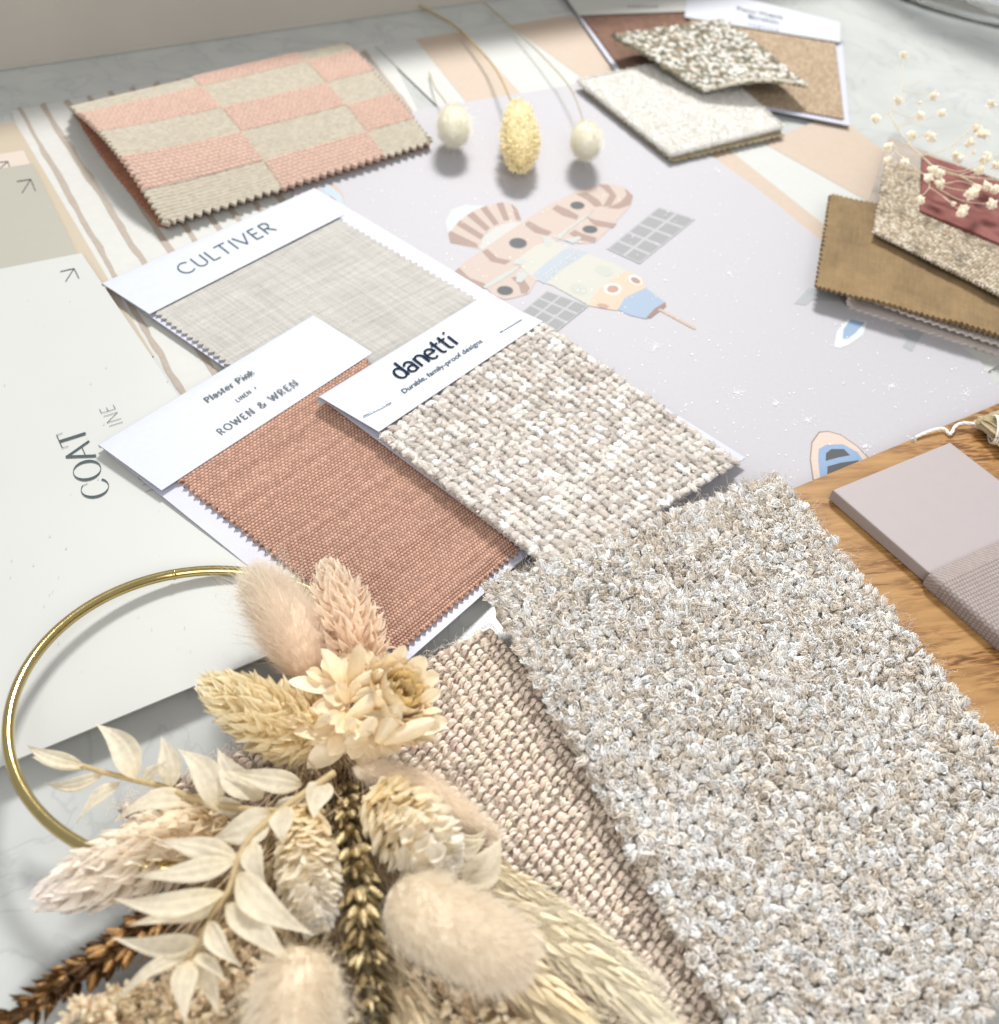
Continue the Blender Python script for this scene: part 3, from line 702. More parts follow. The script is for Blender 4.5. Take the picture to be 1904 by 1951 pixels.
put_text('lettering', stroke_text('Plaster Pink', 0.21, 0.13, True, gap=0.14), (395.7, 766.8), (486, 711.8), (-8.5, -7.4), PL, M_soft, T, lift=0.0003)
put_text('lettering', stroke_text('LINEN  /', 0.18, 0.16, gap=0.2), (453.3, 766.2), (491, 741), (-5.8, -5.1), PL, M_soft, T, lift=0.0003)
put_text('lettering', stroke_text('ROWEN & WREN', 0.17, 0.11, True, gap=0.28), (421.9, 828.3), (570.4, 732.9), (-10.9, -8.3), PL, M_soft, T, lift=0.0003)
# --- danetti
T = thing('fabric_sample_card', 'chunky oatmeal boucle sample on white card, band printed danetti', 'fabric sample', P(1000, 850, 0.012), 'fabric samples stapled to white cards')
card('backing_card', [(611, 757), (925, 562), (1421, 872), (1071, 1101)], [0.0122, 0.0088, 0.0062, 0.0112], M_cardcool, T, n=20)
fz = [0.0138, 0.0105, 0.0080, 0.0128]
fq = quad([(722, 833), (1036, 617), (1408, 882), (1062, 1096)], fz)
sheet('woven_base', fq, 80, 80, 0.0016, M_fab, T, col=lin(212, 204, 196), teeth=dict(l=1, r=1, b=1, n=22, m=34), amp=0.0012)
def yarn_templates(n=6, seed=1, nu=9, nv=7, groove=3, gd=0.14, jit=0.16, twist=1.2):
    r = np.random.default_rng(seed); out = []
    for k in range(n):
        V, F = ellipsoid(nu, nv, groove, gd, twist); V = V + r.normal(size=V.shape) * jit * 0.5; out.append((V, F))
    return out
def scatter(bag, tmpl, pos, X, Y, Z, C, rng):
    k = rng.integers(0, len(tmpl), len(pos))
    for j in range(len(tmpl)):
        m = k == j
        if m.any(): bag.add(*inst(tmpl[j][0], tmpl[j][1], pos[m], X[m], Y[m], Z[m], C[m]))
def blob_fibres(ctr, X, Y, Z, C, reps, r, rng, K=5, out=1.06, tip=0.25):
    """fine fibres running along each yarn blob and springing off its end"""
    N = len(ctr); i = np.repeat(np.arange(N), reps); M_ = len(i); ph = rng.random(M_) * 2 * np.pi; tw = rng.normal(size=M_) * 0.5
    t0 = rng.uniform(-1.1, 0.3, M_); t1 = t0 + rng.uniform(0.7, 1.5, M_); fl = rng.random(M_) < tip; P_ = []
    for k in range(K):
        u = k / (K - 1); th = np.clip(t0 + (t1 - t0) * u, -1.45, 1.45); a_ = ph + tw * u * 2; o_ = out + np.where(fl, 0.5, 0.06) * u ** 2 * rng.uniform(0.3, 1.0, M_)
        P_.append(ctr[i] + (X[i] * (np.cos(a_) * np.cos(th) * o_)[:, None] + Z[i] * (np.sin(a_) * np.cos(th) * o_)[:, None] + Y[i] * (np.sin(th) * o_)[:, None]))
    return strands(np.stack(P_, 1), np.array([0.5, 1, 1, 0.8, 0.4])[None] * r, soft(C[i] * (1.08 + 0.12 * rng.normal(size=(M_, 1)))))
def axes_on(f, s, t):
    e = 1e-3; p = f(s, t); a = unit(f(s + e, t) - p); bdir = unit(f(s, t + e) - p); n = unit(np.cross(bdir, a)); n = np.where(n[..., 2:3] < 0, -n, n)
    return p, a, bdir, n
def vary(base, n, rng, k=0.12, tint=0.03):
    return np.array(base)[None] * (1 + k * rng.normal(size=(n, 1))) * (1 + tint * rng.normal(size=(n, 3)))
rg = np.random.default_rng(11)
nu, nv = 24, 31
jj, ii = np.meshgrid(np.arange(nv), np.arange(nu), indexing='ij'); ii = ii.ravel(); jj = jj.ravel()
s = (ii + 0.5 + rg.normal(size=len(ii)) * 0.07) / nu; t = (jj + 0.5 + rg.normal(size=len(ii)) * 0.07) / nv
p, a, d, n_ = axes_on(fq, s, t)
W = np.linalg.norm(fq(np.array(1.), np.array(.5)) - fq(np.array(0.), np.array(.5))); H = np.linalg.norm(fq(np.array(.5), np.array(1.)) - fq(np.array(.5), np.array(0.)))
N = len(s); ang = rg.normal(size=N) * 0.22 + np.where((ii + jj) % 2 == 0, 0.0, 1.35)
Yd = a * np.cos(ang)[:, None] + d * np.sin(ang)[:, None]; Xd = np.cross(n_, Yd)
L = W / nu * 0.60 * rg.uniform(0.85, 1.2, N); w = H / nv * 0.46 * rg.uniform(0.85, 1.2, N); h = 0.0014 * rg.uniform(0.7, 1.2, N)
base = np.where(rg.random((N, 1)) < 0.55, np.array(lin(222, 216, 209)), np.array(lin(206, 197, 188))); base = np.where(rg.random((N, 1)) < 0.12, np.array(lin(246, 245, 243)), base)
C = base * (1 + 0.07 * rg.normal(size=(N, 1)))
b = Bag(); T1 = yarn_templates(8, 3, 10, 8, 3, 0.14, 0.30, 1.2)
C = soft(C); pc = p + n_ * 0.0004 + n_ * (rg.random(N) * 0.0006)[:, None]; scatter(b, T1, pc, Xd * w[:, None], Yd * L[:, None], n_ * h[:, None], C, rg)
fibres_ = blob_fibres(pc, Xd * w[:, None] * 1.05, Yd * L[:, None] * 1.05, n_ * h[:, None] * 1.1, C, 26, 0.00007, rg)
# finer slubs filling the gaps
N2 = 700; s = rg.random(N2); t = rg.random(N2); p, a, d, n_ = axes_on(fq, s, t); ang = rg.normal(size=N2)
Yd = a * np.cos(ang)[:, None] + d * np.sin(ang)[:, None]; Xd = np.cross(n_, Yd); q = rg.uniform(0.6, 1.1, N2)[:, None]
C = vary(lin(228, 222, 215), N2, rg, 0.12)
scatter(b, T1, p + n_ * 0.0008, Xd * q * 0.0007, Yd * q * 0.0012, n_ * q * 0.0008, C, rg)
b.build('boucle_loops', M_pile, T)
def fuzz(f, N, L, r, cols, rng, lift=0.001, up=0.6, K=5, curl=0.6, edge=None, sr=None):
    s = rng.random(N); t = rng.random(N)
    if edge is not None:
        k = rng.integers(0, 4, N); m = rng.random(N) < edge
        s = np.where(m & (k == 0), 0.0, np.where(m & (k == 1), 1.0, s)); t = np.where(m & (k == 2), 0.0, np.where(m & (k == 3), 1.0, t))
    p, a, d, n = axes_on(f, s, t)
    dr = unit(rng.normal(size=(N, 3)) + n * up); L_ = L * rng.uniform(0.4, 1.3, N)
    P_ = [p + n * lift]
    for k in range(K - 1):
        dr = unit(dr + rng.normal(size=(N, 3)) * curl); P_.append(P_[-1] + dr * (L_ / (K - 1))[:, None])
    cols = np.asarray(cols); C = cols[rng.integers(0, len(cols), N)]
    return strands(np.stack(P_, 1), r, C)
b = Bag(); b.add(*fibres_); b.add(*fuzz(fq, 8000, 0.0012, 0.00007, [lin(240, 234, 228), lin(228, 220, 210), lin(250, 248, 246)], rg, 0.0013, K=4)); b.add(*fuzz(fq, 2600, 0.0032, 0.00006, [lin(225, 218, 210), lin(205, 195, 185), lin(240, 238, 235)], rg, 0.0012))
b.build('loose_fibres', M_fibre, T)
bb = [(611, 757), (925, 563), (1035, 612), (722, 823)]; bz = [0.0156, 0.0122, 0.0122, 0.0150]
band(bb, bz, 0.0030, T, left_open=0.5)
PL = plane_of([bb[0], bb[1], bb[3]], [bz[0], bz[1], bz[3]])
put_text('lettering', stroke_text('danetti', 0.125, 0.10, gap=0.0, nib=0), (763, 723.5), (877, 652.5), (-28.8, -22.2), PL, M_navy, T, lift=0.0005)
put_text('lettering', font_text('Durable, family-proof designs', 0.012), (770.7, 749.1), (920.7, 651.3), (-7.6, -6.5), PL, M_slate, T, lift=0.0005)
M_steel = material('staple_steel', lin(170, 185, 205), 0.25, metal=1.0)
for a_, c_ in (((693, 793), (745, 767)), ((953, 633), (994, 609))):
    q = Pplane(np.array([a_[0], c_[0]]), np.array([a_[1], c_[1]]), PL[0] + PL[1] * 0.0007, PL[1])
    pts = np.array([q[0] - PL[1] * 0.0008, q[0], q[0] * 0.75 + q[1] * 0.25, q[1] * 0.75 + q[0] * 0.25, q[1], q[1] - PL[1] * 0.0008])
    V, F, C = strands(pts[None], 0.00022, (1, 1, 1), 6); mesh('staple', V, F, M_steel, T)

# ================================================================ FOLDED CHECKED FABRIC
T = thing('folded_fabric', 'folded checked fabric in pink and beige blocks with zigzag edges', 'fabric sample', P(480, 260, 0.003))
cor = [(135, 209), (665, 82), (830, 273), (312, 434)]
top = quad(cor, [0.0150, 0.0105, 0.0062, 0.0062]); low = quad([(138, 214), (672, 92), (826, 283), (308, 438)], 0.0016)
def folded(s, t):
    # t 0..0.46 lower layer from front to back, 0.46..0.54 round fold, 0.54..1 top layer back to front
    s = np.asarray(s, float); t = np.asarray(t, float)
    tt = np.clip((t - 0.54) / 0.46, 0, 1); tl = np.clip(1 - t / 0.46, 0, 1)
    pt = top(s, tt) + Zup * (0.0050 * np.sin(np.clip(tt, 0, 1) * np.pi) * (1 - 0.55 * s + 0.9 * (1 - s) ** 5))[..., None]
    pl = low(s, tl) - unit(low(np.array(1.), np.array(.5)) - low(np.array(0.), np.array(.5))) * (0.0030 * np.sin(np.clip(tl, 0, 1) * np.pi) * (1 - s) ** 4)[..., None]
    back = unit(top(s, tt * 0) - top(s, tt * 0 + 1)); a = np.clip((t - 0.46) / 0.08, 0, 1) * np.pi
    pa = low(s, tl * 0); pb = top(s, tt * 0); mid = (pa + pb) / 2; half = (pb - pa) / 2
    pf = mid - half * np.cos(a)[..., None] + back * (0.004 * np.sin(a))[..., None]
    return np.where((t > 0.54)[..., None], pt, np.where((t < 0.46)[..., None], pl, pf))
def check_id(s, t):
    tt = np.abs(t - 0.5) / 0.5; tt = np.clip((tt - 0.08) / 0.92, 0, 1)
    ed = 0.006 * (vn(t * 300, s * 0, 3) - 0.5)
    c = (s + ed > 0.41).astype(int) + (s + ed > 0.80)
    r = np.digitize(tt, [0.09, 0.33, 0.56, 0.79]); return (c + r) % 2, c, r   # 1 = pink
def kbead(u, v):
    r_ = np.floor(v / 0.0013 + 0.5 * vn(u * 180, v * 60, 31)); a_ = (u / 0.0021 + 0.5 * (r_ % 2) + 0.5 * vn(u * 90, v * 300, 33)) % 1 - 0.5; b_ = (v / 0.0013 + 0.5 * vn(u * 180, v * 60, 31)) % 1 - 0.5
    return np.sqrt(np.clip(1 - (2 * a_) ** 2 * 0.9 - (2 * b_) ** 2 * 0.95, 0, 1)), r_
def chk_disp(s, t, W, H):
    k, c, r = check_id(s, t); u = s * 0.107; v = t * 0.125
    pk = 0.0007 * kbead(u, v)[0] + 0.0002 * vn(u * 1500, v * 1500, 3) + 0.0003 * np.abs(np.sin(u * 2200 + v * 400))
    bg_ = 0.00042 * np.abs(np.sin(v * 2900 + 1.5 * vn(u * 400, v * 300, 8))) + 0.0002 * vn(u * 900, v * 1800, 4)
    return np.where(k == 1, 0.0004 + pk, bg_)
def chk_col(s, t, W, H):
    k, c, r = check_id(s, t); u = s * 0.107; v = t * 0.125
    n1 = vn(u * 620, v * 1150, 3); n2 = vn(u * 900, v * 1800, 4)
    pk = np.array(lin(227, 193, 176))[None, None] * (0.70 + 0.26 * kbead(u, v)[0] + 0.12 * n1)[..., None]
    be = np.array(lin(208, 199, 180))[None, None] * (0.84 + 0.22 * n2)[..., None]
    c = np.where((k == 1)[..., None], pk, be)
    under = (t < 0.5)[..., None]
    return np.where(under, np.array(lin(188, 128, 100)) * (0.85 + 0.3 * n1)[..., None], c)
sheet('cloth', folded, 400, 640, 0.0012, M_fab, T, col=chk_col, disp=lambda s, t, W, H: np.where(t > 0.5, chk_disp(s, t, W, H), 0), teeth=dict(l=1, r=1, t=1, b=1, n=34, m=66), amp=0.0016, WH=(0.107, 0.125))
b = Bag(); b.add(*fuzz(lambda s, t: folded(s, t * 0.45 + 0.55), 1800, 0.0016, 0.00004, [lin(226, 190, 170), lin(214, 204, 180)], rg, 0.0006)); b.build('surface_fibres', M_fibre, T)

# ================================================================ CARPET SAMPLES
# --- cut pile
T = thing('carpet_sample', 'thick cut pile carpet sample in mottled grey and oatmeal, lower right', 'carpet sample', P(1500, 1500, 0.012), 'carpet samples')
cz = [0.0200, 0.0180, 0.0200, 0.0200]
cf = quad([(925, 1112), (1478, 900), (2190, 1765), (1490, 2120)], cz)
def carpet(s, t):
    p = cf(s, t); return p + Zup * (0.0010 * fbm(np.asarray(s) * 4, np.asarray(t) * 6, 6) - 0.0010 * np.exp(-((np.asarray(t)) / 0.03) ** 2) - 0.001 * np.exp(-((np.asarray(s)) / 0.03) ** 2))[..., None]
sheet('carpet_backing', lambda s, t: carpet(s, t) - Zup * 0.0028, 60, 80, 0.0022, M_fab, T, col=lin(212, 202, 188), rag=0.002)
rg = np.random.default_rng(21)
W = np.linalg.norm(cf(np.array(1.), np.array(.5)) - cf(np.array(0.), np.array(.5))); H = np.linalg.norm(cf(np.array(.5), np.array(1.)) - cf(np.array(.5), np.array(0.)))
sp = 0.0020; nu = int(W / sp); nv = int(H / sp)
jj, ii = np.meshgrid(np.arange(nv), np.arange(nu), indexing='ij'); ii = ii.ravel(); jj = jj.ravel(); N = len(ii)
s = np.clip((ii + 0.5 + rg.normal(size=N) * 0.33) / nu, 0, 1); t = np.clip((jj + 0.5 + rg.normal(size=N) * 0.33) / nv, 0, 1)
p, a, d, n_ = axes_on(carpet, s, t)
edge = np.minimum(np.minimum(s, 1 - s) * nu, np.minimum(t, 1 - t) * nv)
outw = (a * (s - 0.5)[:, None] + d * (t - 0.5)[:, None]); outw = unit(outw) * (np.clip(1.8 - edge, 0, 1.8))[:, None] * 0.9
lean = unit(n_ * 1.0 + outw + rg.normal(size=(N, 3)) * 0.62 + a * ((fbm(s * 9, t * 14, 3) - 0.5) * 1.6)[:, None] + d * ((fbm(s * 9, t * 14, 13) - 0.5) * 1.6)[:, None])
Xd = unit(np.cross(lean, rg.normal(size=(N, 3)))); Zd = np.cross(Xd, lean)
w = 0.00112 * rg.uniform(0.75, 1.3, N); L = 0.0018 * rg.uniform(0.85, 1.2, N)
pal = np.array([lin(254, 254, 253), lin(236, 230, 221), lin(222, 213, 201), lin(228, 224, 220), lin(210, 199, 184)])
patch = fbm(s * 16, t * 24, 40); pr = rg.random(N) + (patch - 0.5) * 0.9
ci = np.digitize(pr, [0.17, 0.50, 0.72, 0.90]); ci = np.where(rg.random(N) < 0.20, 0, ci)  # extra tufts coloured near white to stand in for glints on the pile
C = soft(pal[ci] * (1 + 0.08 * rg.normal(size=(N, 1))))
b = Bag(); T2 = yarn_templates(8, 5, 9, 6, 3, 0.18, 0.22, 1.8)
ctr = p - n_ * 0.0016 + n_ * (rg.normal(size=N) * 0.0006)[:, None] + lean * (L * 0.25)[:, None]
scatter(b, T2, ctr, Xd * w[:, None] * 0.72, lean * L[:, None] * 0.85, Zd * w[:, None] * 0.72, C * 0.9, rg)
K = 6; PLY = 7; al = np.linspace(0, 1, K); tipd = unit(lean * 0.5 + rg.normal(size=(N, 3)) * 0.8)
for q in range(PLY):
    ph = 2 * np.pi * q / PLY + al[None] * 2.6 + rg.random(N)[:, None] * 0.5; rr3 = w[:, None] * (0.62 + 0.28 * np.sin(np.pi * al * 0.8) + 0.25 * al ** 3)
    Pq = ctr[:, None] + lean[:, None] * (((al * 2.0 - 0.8)[None] * L[:, None]))[..., None] * 0.78 + Xd[:, None] * (np.cos(ph) * rr3)[..., None] + Zd[:, None] * (np.sin(ph) * rr3)[..., None] + tipd[:, None] * ((al ** 2.5)[None] * L[:, None] * 0.45)[..., None] + rg.normal(size=(N, K, 3)) * 0.00012
    b.add(*strands(Pq, 0.00035 * np.array([0.8, 1, 1.15, 1.15, 0.95, 0.5])[None] * 1.0, soft(C * (1 + 0.06 * rg.normal(size=(N, 1)))), 5))
b.build('pile', M_pile, T)
# split yarn ends: short fibres springing from each tuft tip
b = Bag()
b.add(*blob_fibres(ctr, Xd * w[:, None] * 1.03, lean * L[:, None] * 1.03, Zd * w[:, None] * 1.03, C, 13, 0.00005, rg, tip=0.6))
b.add(*fuzz(carpet, 6000, 0.0055, 0.00005, [lin(235, 230, 225), lin(215, 205, 190), lin(190, 170, 145)], rg, 0.0008, up=0.3, K=6, curl=0.5, edge=0.25))
b.build('loose_fibres', M_fibre, T)
# --- loop pile
T = thing('carpet_sample', 'loop pile carpet sample in rows of dusty beige wool, under the cut pile sample', 'carpet sample', P(1000, 1500, 0.004), 'carpet samples')
lf = quad([(222, 1535), (935, 1192), (1640, 2010), (900, 2560)], [0.0085, 0.0080, 0.0085, 0.0085])
sheet('carpet_backing', lambda s, t: lf(s, t) - Zup * 0.0016, 60, 60, 0.0030, M_fab, T, col=lin(206, 190, 174), rag=0.001)
W = np.linalg.norm(lf(np.array(1.), np.array(.5)) - lf(np.array(0.), np.array(.5))); H = np.linalg.norm(lf(np.array(.5), np.array(1.)) - lf(np.array(.5), np.array(0.)))
nu = int(W / 0.0038); nv = int(H / 0.0027)
jj, ii = np.meshgrid(np.arange(nv), np.arange(nu), indexing='ij'); ii = ii.ravel(); jj = jj.ravel(); N = len(ii)
s = (ii + 0.5 + rg.normal(size=N) * 0.06 + 0.10 * np.sin(jj * 0.5)) / nu; t = (jj + 0.5 + 0.5 * (ii % 2) + rg.normal(size=N) * 0.10) / (nv + 0.5)
p, a, d, n_ = axes_on(lf, np.clip(s, 0, 1), np.clip(t, 0, 1))
ang = 0.35 + rg.normal(size=N) * 0.16; Yd = a * np.cos(ang)[:, None] - d * np.sin(ang)[:, None]; Yd = unit(Yd + n_ * (0.15 * rg.normal(size=N))[:, None]); Xd = unit(np.cross(n_, Yd))
C = soft(vary(lin(242, 227, 212), N, rg, 0.05, 0.015))
# each loop is an arch of plied strands springing out of the backing and diving back
b = Bag(); K = 7; PLY = 5; al = np.linspace(0.0, 1.0, K); LL = (0.0027 * rg.uniform(0.9, 1.15, N)); HH = 0.0026 * rg.uniform(0.85, 1.15, N)
yr = 0.00056 * rg.uniform(0.9, 1.15, N)
for q in range(PLY):
    ph = 2 * np.pi * q / PLY + al[None] * 3.6 + rg.random(N)[:, None] * 6
    ctr_ = p[:, None] - n_[:, None] * 0.0022 + Yd[:, None] * ((al - 0.5)[None] * 2 * LL[:, None] * 0.72)[..., None] + n_[:, None] * (np.sin(np.pi * al)[None] ** 0.7 * HH[:, None])[..., None]
    Pq = ctr_ + Xd[:, None] * (np.cos(ph) * yr[:, None] * 1.15)[..., None] + n_[:, None] * (np.sin(ph) * yr[:, None])[..., None] + rg.normal(size=(N, K, 3)) * 0.00006
    b.add(*strands(Pq, 0.00046 * (0.8 + 0.4 * np.sin(np.pi * al))[None], C * (1 + 0.05 * rg.normal(size=(N, 1))), 5))
b.build('loops', M_yarn, T)
b = Bag(); b.add(*fuzz(lf, 14000, 0.0042, 0.00005, [lin(240, 228, 215), lin(225, 208, 190), lin(245, 238, 228)], rg, 0.0008, up=0.5, K=5, curl=0.6, edge=0.1))
b.build('loose_fibres', M_fibre, T)

# ================================================================ WOOD BOARD, TILE, STRING
def oak():
    m = bpy.data.materials.new('oak_veneer'); m.use_nodes = True
    n = m.node_tree.nodes; l = m.node_tree.links; p = n['Principled BSDF']; p.inputs['Roughness'].default_value = 0.38
    a = n.new('ShaderNodeAttribute'); a.attribute_name = 'uvm'
    def nz(sx, sy, det, dist=0.0):
        mp = n.new('ShaderNodeMapping'); mp.inputs['Scale'].default_value = (sx, sy, 1); l.new(a.outputs['Vector'], mp.inputs[0])
        z = n.new('ShaderNodeTexNoise'); z.inputs['Scale'].default_value = 1; z.inputs['Detail'].default_value = det; z.inputs['Distortion'].default_value = dist
        l.new(mp.outputs[0], z.inputs[0]); return z.outputs['Fac']
    def ramp(src, stops):
        r = n.new('ShaderNodeValToRGB'); l.new(src, r.inputs[0]); e = r.color_ramp.elements
        e[0].position, e[0].color = stops[0][0], (*stops[0][1], 1); e[1].position, e[1].color = stops[-1][0], (*stops[-1][1], 1)
        for q in stops[1:-1]: x = e.new(q[0]); x.color = (*q[1], 1)
        return r.outputs[0]
    basec = ramp(nz(28, 260, 4, 0.4), [(0.3, lin(138, 102, 60)), (0.5, lin(156, 118, 72)), (0.7, lin(166, 128, 80))])
    fleck = ramp(nz(120, 700, 6, 0.7), [(0.40, (0.36, 0.26, 0.16)), (0.50, (0.72, 0.62, 0.5)), (0.57, (1, 1, 1))])
    msk = ramp(nz(16, 42, 4, 1.2), [(0.44, (0, 0, 0)), (0.58, (1, 1, 1))])
    mx = n.new('ShaderNodeMix'); mx.data_type = 'RGBA'; mx.blend_type = 'MULTIPLY'
    l.new(msk, mx.inputs[0]); l.new(basec, mx.inputs[6]); l.new(fleck, mx.inputs[7])
    l.new(mx.outputs[2], p.inputs['Base Color'])
    b_ = n.new('ShaderNodeBump'); b_.inputs['Strength'].default_value = 0.6; b_.inputs['Distance'].default_value = 0.0001
    l.new(nz(60, 900, 3), b_.inputs['Height']); l.new(b_.outputs[0], p.inputs['Normal'])
    return m
M_oak = oak()
def slab(name, px, z, th, mat, parent, bev=0.0006, uvm=True, label=None):
    """board with softened arrises: px are the top corners TL,TR,BR,BL"""
    c = np.array([P(a[0], a[1], z) for a in px]); cen = c.mean(0); e0 = unit(c[1] - c[0]); e1 = unit(c[3] - c[0])
    def ring(shr, zz):
        out = []
        for k, q in enumerate(c):
            sx = 1 if k in (0, 3) else -1; sy = 1 if k in (0, 1) else -1
            out.append(q + e0 * sx * shr + e1 * sy * shr + Zup * (zz - z))
        return out
    R_ = [ring(bev, z), ring(bev * 0.3, z - bev * 0.3), ring(0, z - bev), ring(0, z - th)]
    V = np.array([v for r in R_ for v in r]); F = [(0, 3, 2, 1), (12, 13, 14, 15)]
    for k in range(3):
        for i in range(4):
            j = (i + 1) % 4; F.append((4 * k + i, 4 * k + j, 4 * k + 4 + j, 4 * k + 4 + i))
    uv = np.stack([(V - c[0]) @ e0, (V - c[0]) @ e1 + V[:, 2]], -1)
    return mesh(name, V, np.array(F), mat, parent, uv=uv, smooth=False, label=label)
o = slab('wooden_board', [(1500, 934), (2360, 578), (3000, 1420), (1990, 1900)], 0.0100, 0.0070, M_oak, None, bev=0.0008)
props(o, 'honey coloured oak board with dark grain flecks, partly under the cut pile carpet', 'wooden board')
T = thing('paint_tile', 'matt mauve grey painted tile with a woven ribbon wrapped round its near end', 'paint tile', P(1800, 1000, 0.013))
M_mauve = material('mauve_paint', lin(190, 180, 180), 0.5, noise=0.015, nscale=200, bump=0.00003, bscale=900)
tz = 0.0162
tq = [(1587, 933), (1811, 842), (2040, 1040), (1905, 1208)]
TLp, TRp = P(1587, 933, tz), P(1811, 842, tz); dl = unit(P(1772, 1092, tz) - TLp); LEN = np.linalg.norm(P(1772, 1092, tz) - TLp) * 1.9
def tp(s, l): return TLp + (TRp - TLp) * s + dl * l
def slabw(name, c, th, mat, parent, bev):
    c = np.array(c); e0 = unit(c[1] - c[0]); e1 = unit(c[3] - c[0]); z = c[0][2]; R_ = []
    for shr, dz in ((bev, 0), (bev * 0.3, -bev * 0.3), (0, -bev), (0, -th + bev * 0.5), (bev * 0.5, -th)):
        R_.append([q + e0 * (1 if k in (0, 3) else -1) * shr + e1 * (1 if k in (0, 1) else -1) * shr + Zup * dz for k, q in enumerate(c)])
    V = np.array([v for r in R_ for v in r]); F = [(0, 3, 2, 1), (16, 17, 18, 19)]
    for k in range(4):
        for i in range(4):
            j = (i + 1) % 4; F.append((4 * k + i, 4 * k + j, 4 * k + 4 + j, 4 * k + 4 + i))
    return mesh(name, V, np.array(F), mat, parent, smooth=False)
slabw('tile', [tp(0, 0), tp(1, 0), tp(1, LEN), tp(0, LEN)], 0.0058, M_mauve, T, 0.0007)
# ribbon: runs across the tile, down its left side and back underneath
l0 = np.linalg.norm(P(1772, 1092, tz) - TLp); e0 = unit(TRp - TLp); Wd = np.linalg.norm(TRp - TLp)
prof = [(Wd * 1.10, 0.0006), (Wd * 0.5, 0.0011), (0.0012, 0.0009), (-0.0004, 0.0007), (-0.0012, -0.0002), (-0.0014, -0.0014), (-0.0014, -0.0046), (-0.0010, -0.0058), (0.0010, -0.0061), (0.01, -0.0061)]
pf = np.array(prof); seg = np.r_[0, np.cumsum(np.linalg.norm(np.diff(pf, axis=0), axis=1))]; seg /= seg[-1]
PLEN = np.linalg.norm(np.diff(pf, axis=0), axis=1).sum()
def ribbon(s, t):
    x = np.interp(s, seg, pf[:, 0]); z = np.interp(s, seg, pf[:, 1])
    along = l0 + 0.0005 + t * 0.055 + 0.001 * np.clip(x / Wd, 0, 1)
    return TLp + e0 * x[..., None] + dl * np.asarray(along)[..., None] + Zup * z[..., None]
def herring(s, t, W, H):
    u = s * PLEN / 0.0014; v = t * 0.055 / 0.00165
    c = np.floor(v / 5); k = np.abs((v / 5) % 1 - 0.5) * 5   # chevrons
    uu = u + k * 1.0; a_ = (uu % 1) - 0.5; b_ = (v % 1) - 0.5
    uu2 = u + 0.5 * np.floor(v) * np.where((np.floor(v / 5) % 2) == 0, 1, -1) ; a_ = (uu2 % 1) - 0.5
    sel = t < 0.10
    a_ = np.where(sel, (u * 0.8 + v * 0.7) % 1 - 0.5, a_); b_ = np.where(sel, 0 * b_, b_)
    h = np.sqrt(np.clip(1 - (a_ * 2) ** 2 - (b_ * 2 / 1.0) ** 2, 0, 1)); return h, np.floor(uu2), np.floor(v)
sheet('ribbon', ribbon, 560, 300, 0.0006, M_fab, T, disp=lambda s, t, W, H: 0.00060 * herring(s, t, W, H)[0],
      col=lambda s, t, W, H: np.array(lin(186, 172, 168)) * (0.62 + 0.46 * herring(s, t, W, H)[0] + 0.10 * _h(herring(s, t, W, H)[1], herring(s, t, W, H)[2], 3))[..., None])
T = None
pth = pxpath([(1744, 834, .0108), (1758, 827, .0112), (1780, 819, .0116), (1799, 817, .0115), (1811, 827, .0112), (1821, 812, .012), (1836, 806, .0128), (1862, 808, .0135)], 60)
b = Bag()
for k in range(3):
    ph = np.linspace(0, 26, 60) + k * 2.1; tt, aa, bb_ = frames(pth)
    q = pth + aa * (np.cos(ph) * 0.00035)[:, None] + bb_ * (np.sin(ph) * 0.00035)[:, None]
    b.add(*strands(q[None], 0.00042, lin(240, 236, 228), 6))
fr = np.random.default_rng(4); q0 = np.repeat(pth[:1], 26, 0); dr = unit(pth[0] - pth[4]) + fr.normal(size=(26, 3)) * 0.35
b.add(*strands(np.stack([q0, q0 + dr * 0.0014, q0 + dr * 0.0026 + fr.normal(size=(26, 3)) * 0.0003], 1), 0.00009, lin(240, 236, 228)))
T = thing('raffia_tassel', 'small bundle of pale raffia tied with white string, at the right edge', 'tassel', P(1885, 812, 0.011))
b.build('string', M_fibre, T)
b = Bag(); root = P(1864, 803, 0.015); ends = [P(1990, 760 + 18 * k, 0.013 + 0.003 * math.sin(k)) for k in range(9)]
bl, bf = blade(5, 10, 1.0, 0.35, 0.0, 0.5, 0.3)
for k in range(46):
    e = ends[k % 9] + fr.normal(size=3) * [0.004, 0.004, 0.002]; r0 = root + fr.normal(size=3) * 0.0012; d = e - r0; L_ = np.linalg.norm(d); d = d / L_
    n3 = unit(np.cross(d, fr.normal(size=3))); x3 = np.cross(d, n3)
    b.add(*inst(bl, bf, r0[None], x3[None] * 0.0032, d[None] * L_, n3[None] * 0.003, vary(lin(232, 218, 184), 1, fr, 0.1)))
b.build('raffia_strands', M_leaf, T)
c = P(1893, 818, 0.015); ax = unit(P(1990, 830, 0.015) - root); a1 = unit(np.cross(ax, Zup)); a2 = np.cross(a1, ax); b = Bag()
for k in range(3):
    th_ = np.linspace(0, 2 * np.pi, 30); q = c + ax * 0.0011 * k + a1 * (np.cos(th_) * 0.0075)[:, None] + a2 * (np.sin(th_) * 0.005)[:, None]; b.add(*strands(q[None], 0.0005, lin(240, 236, 226), 6))
b.build('binding_thread', M_fibre, T)

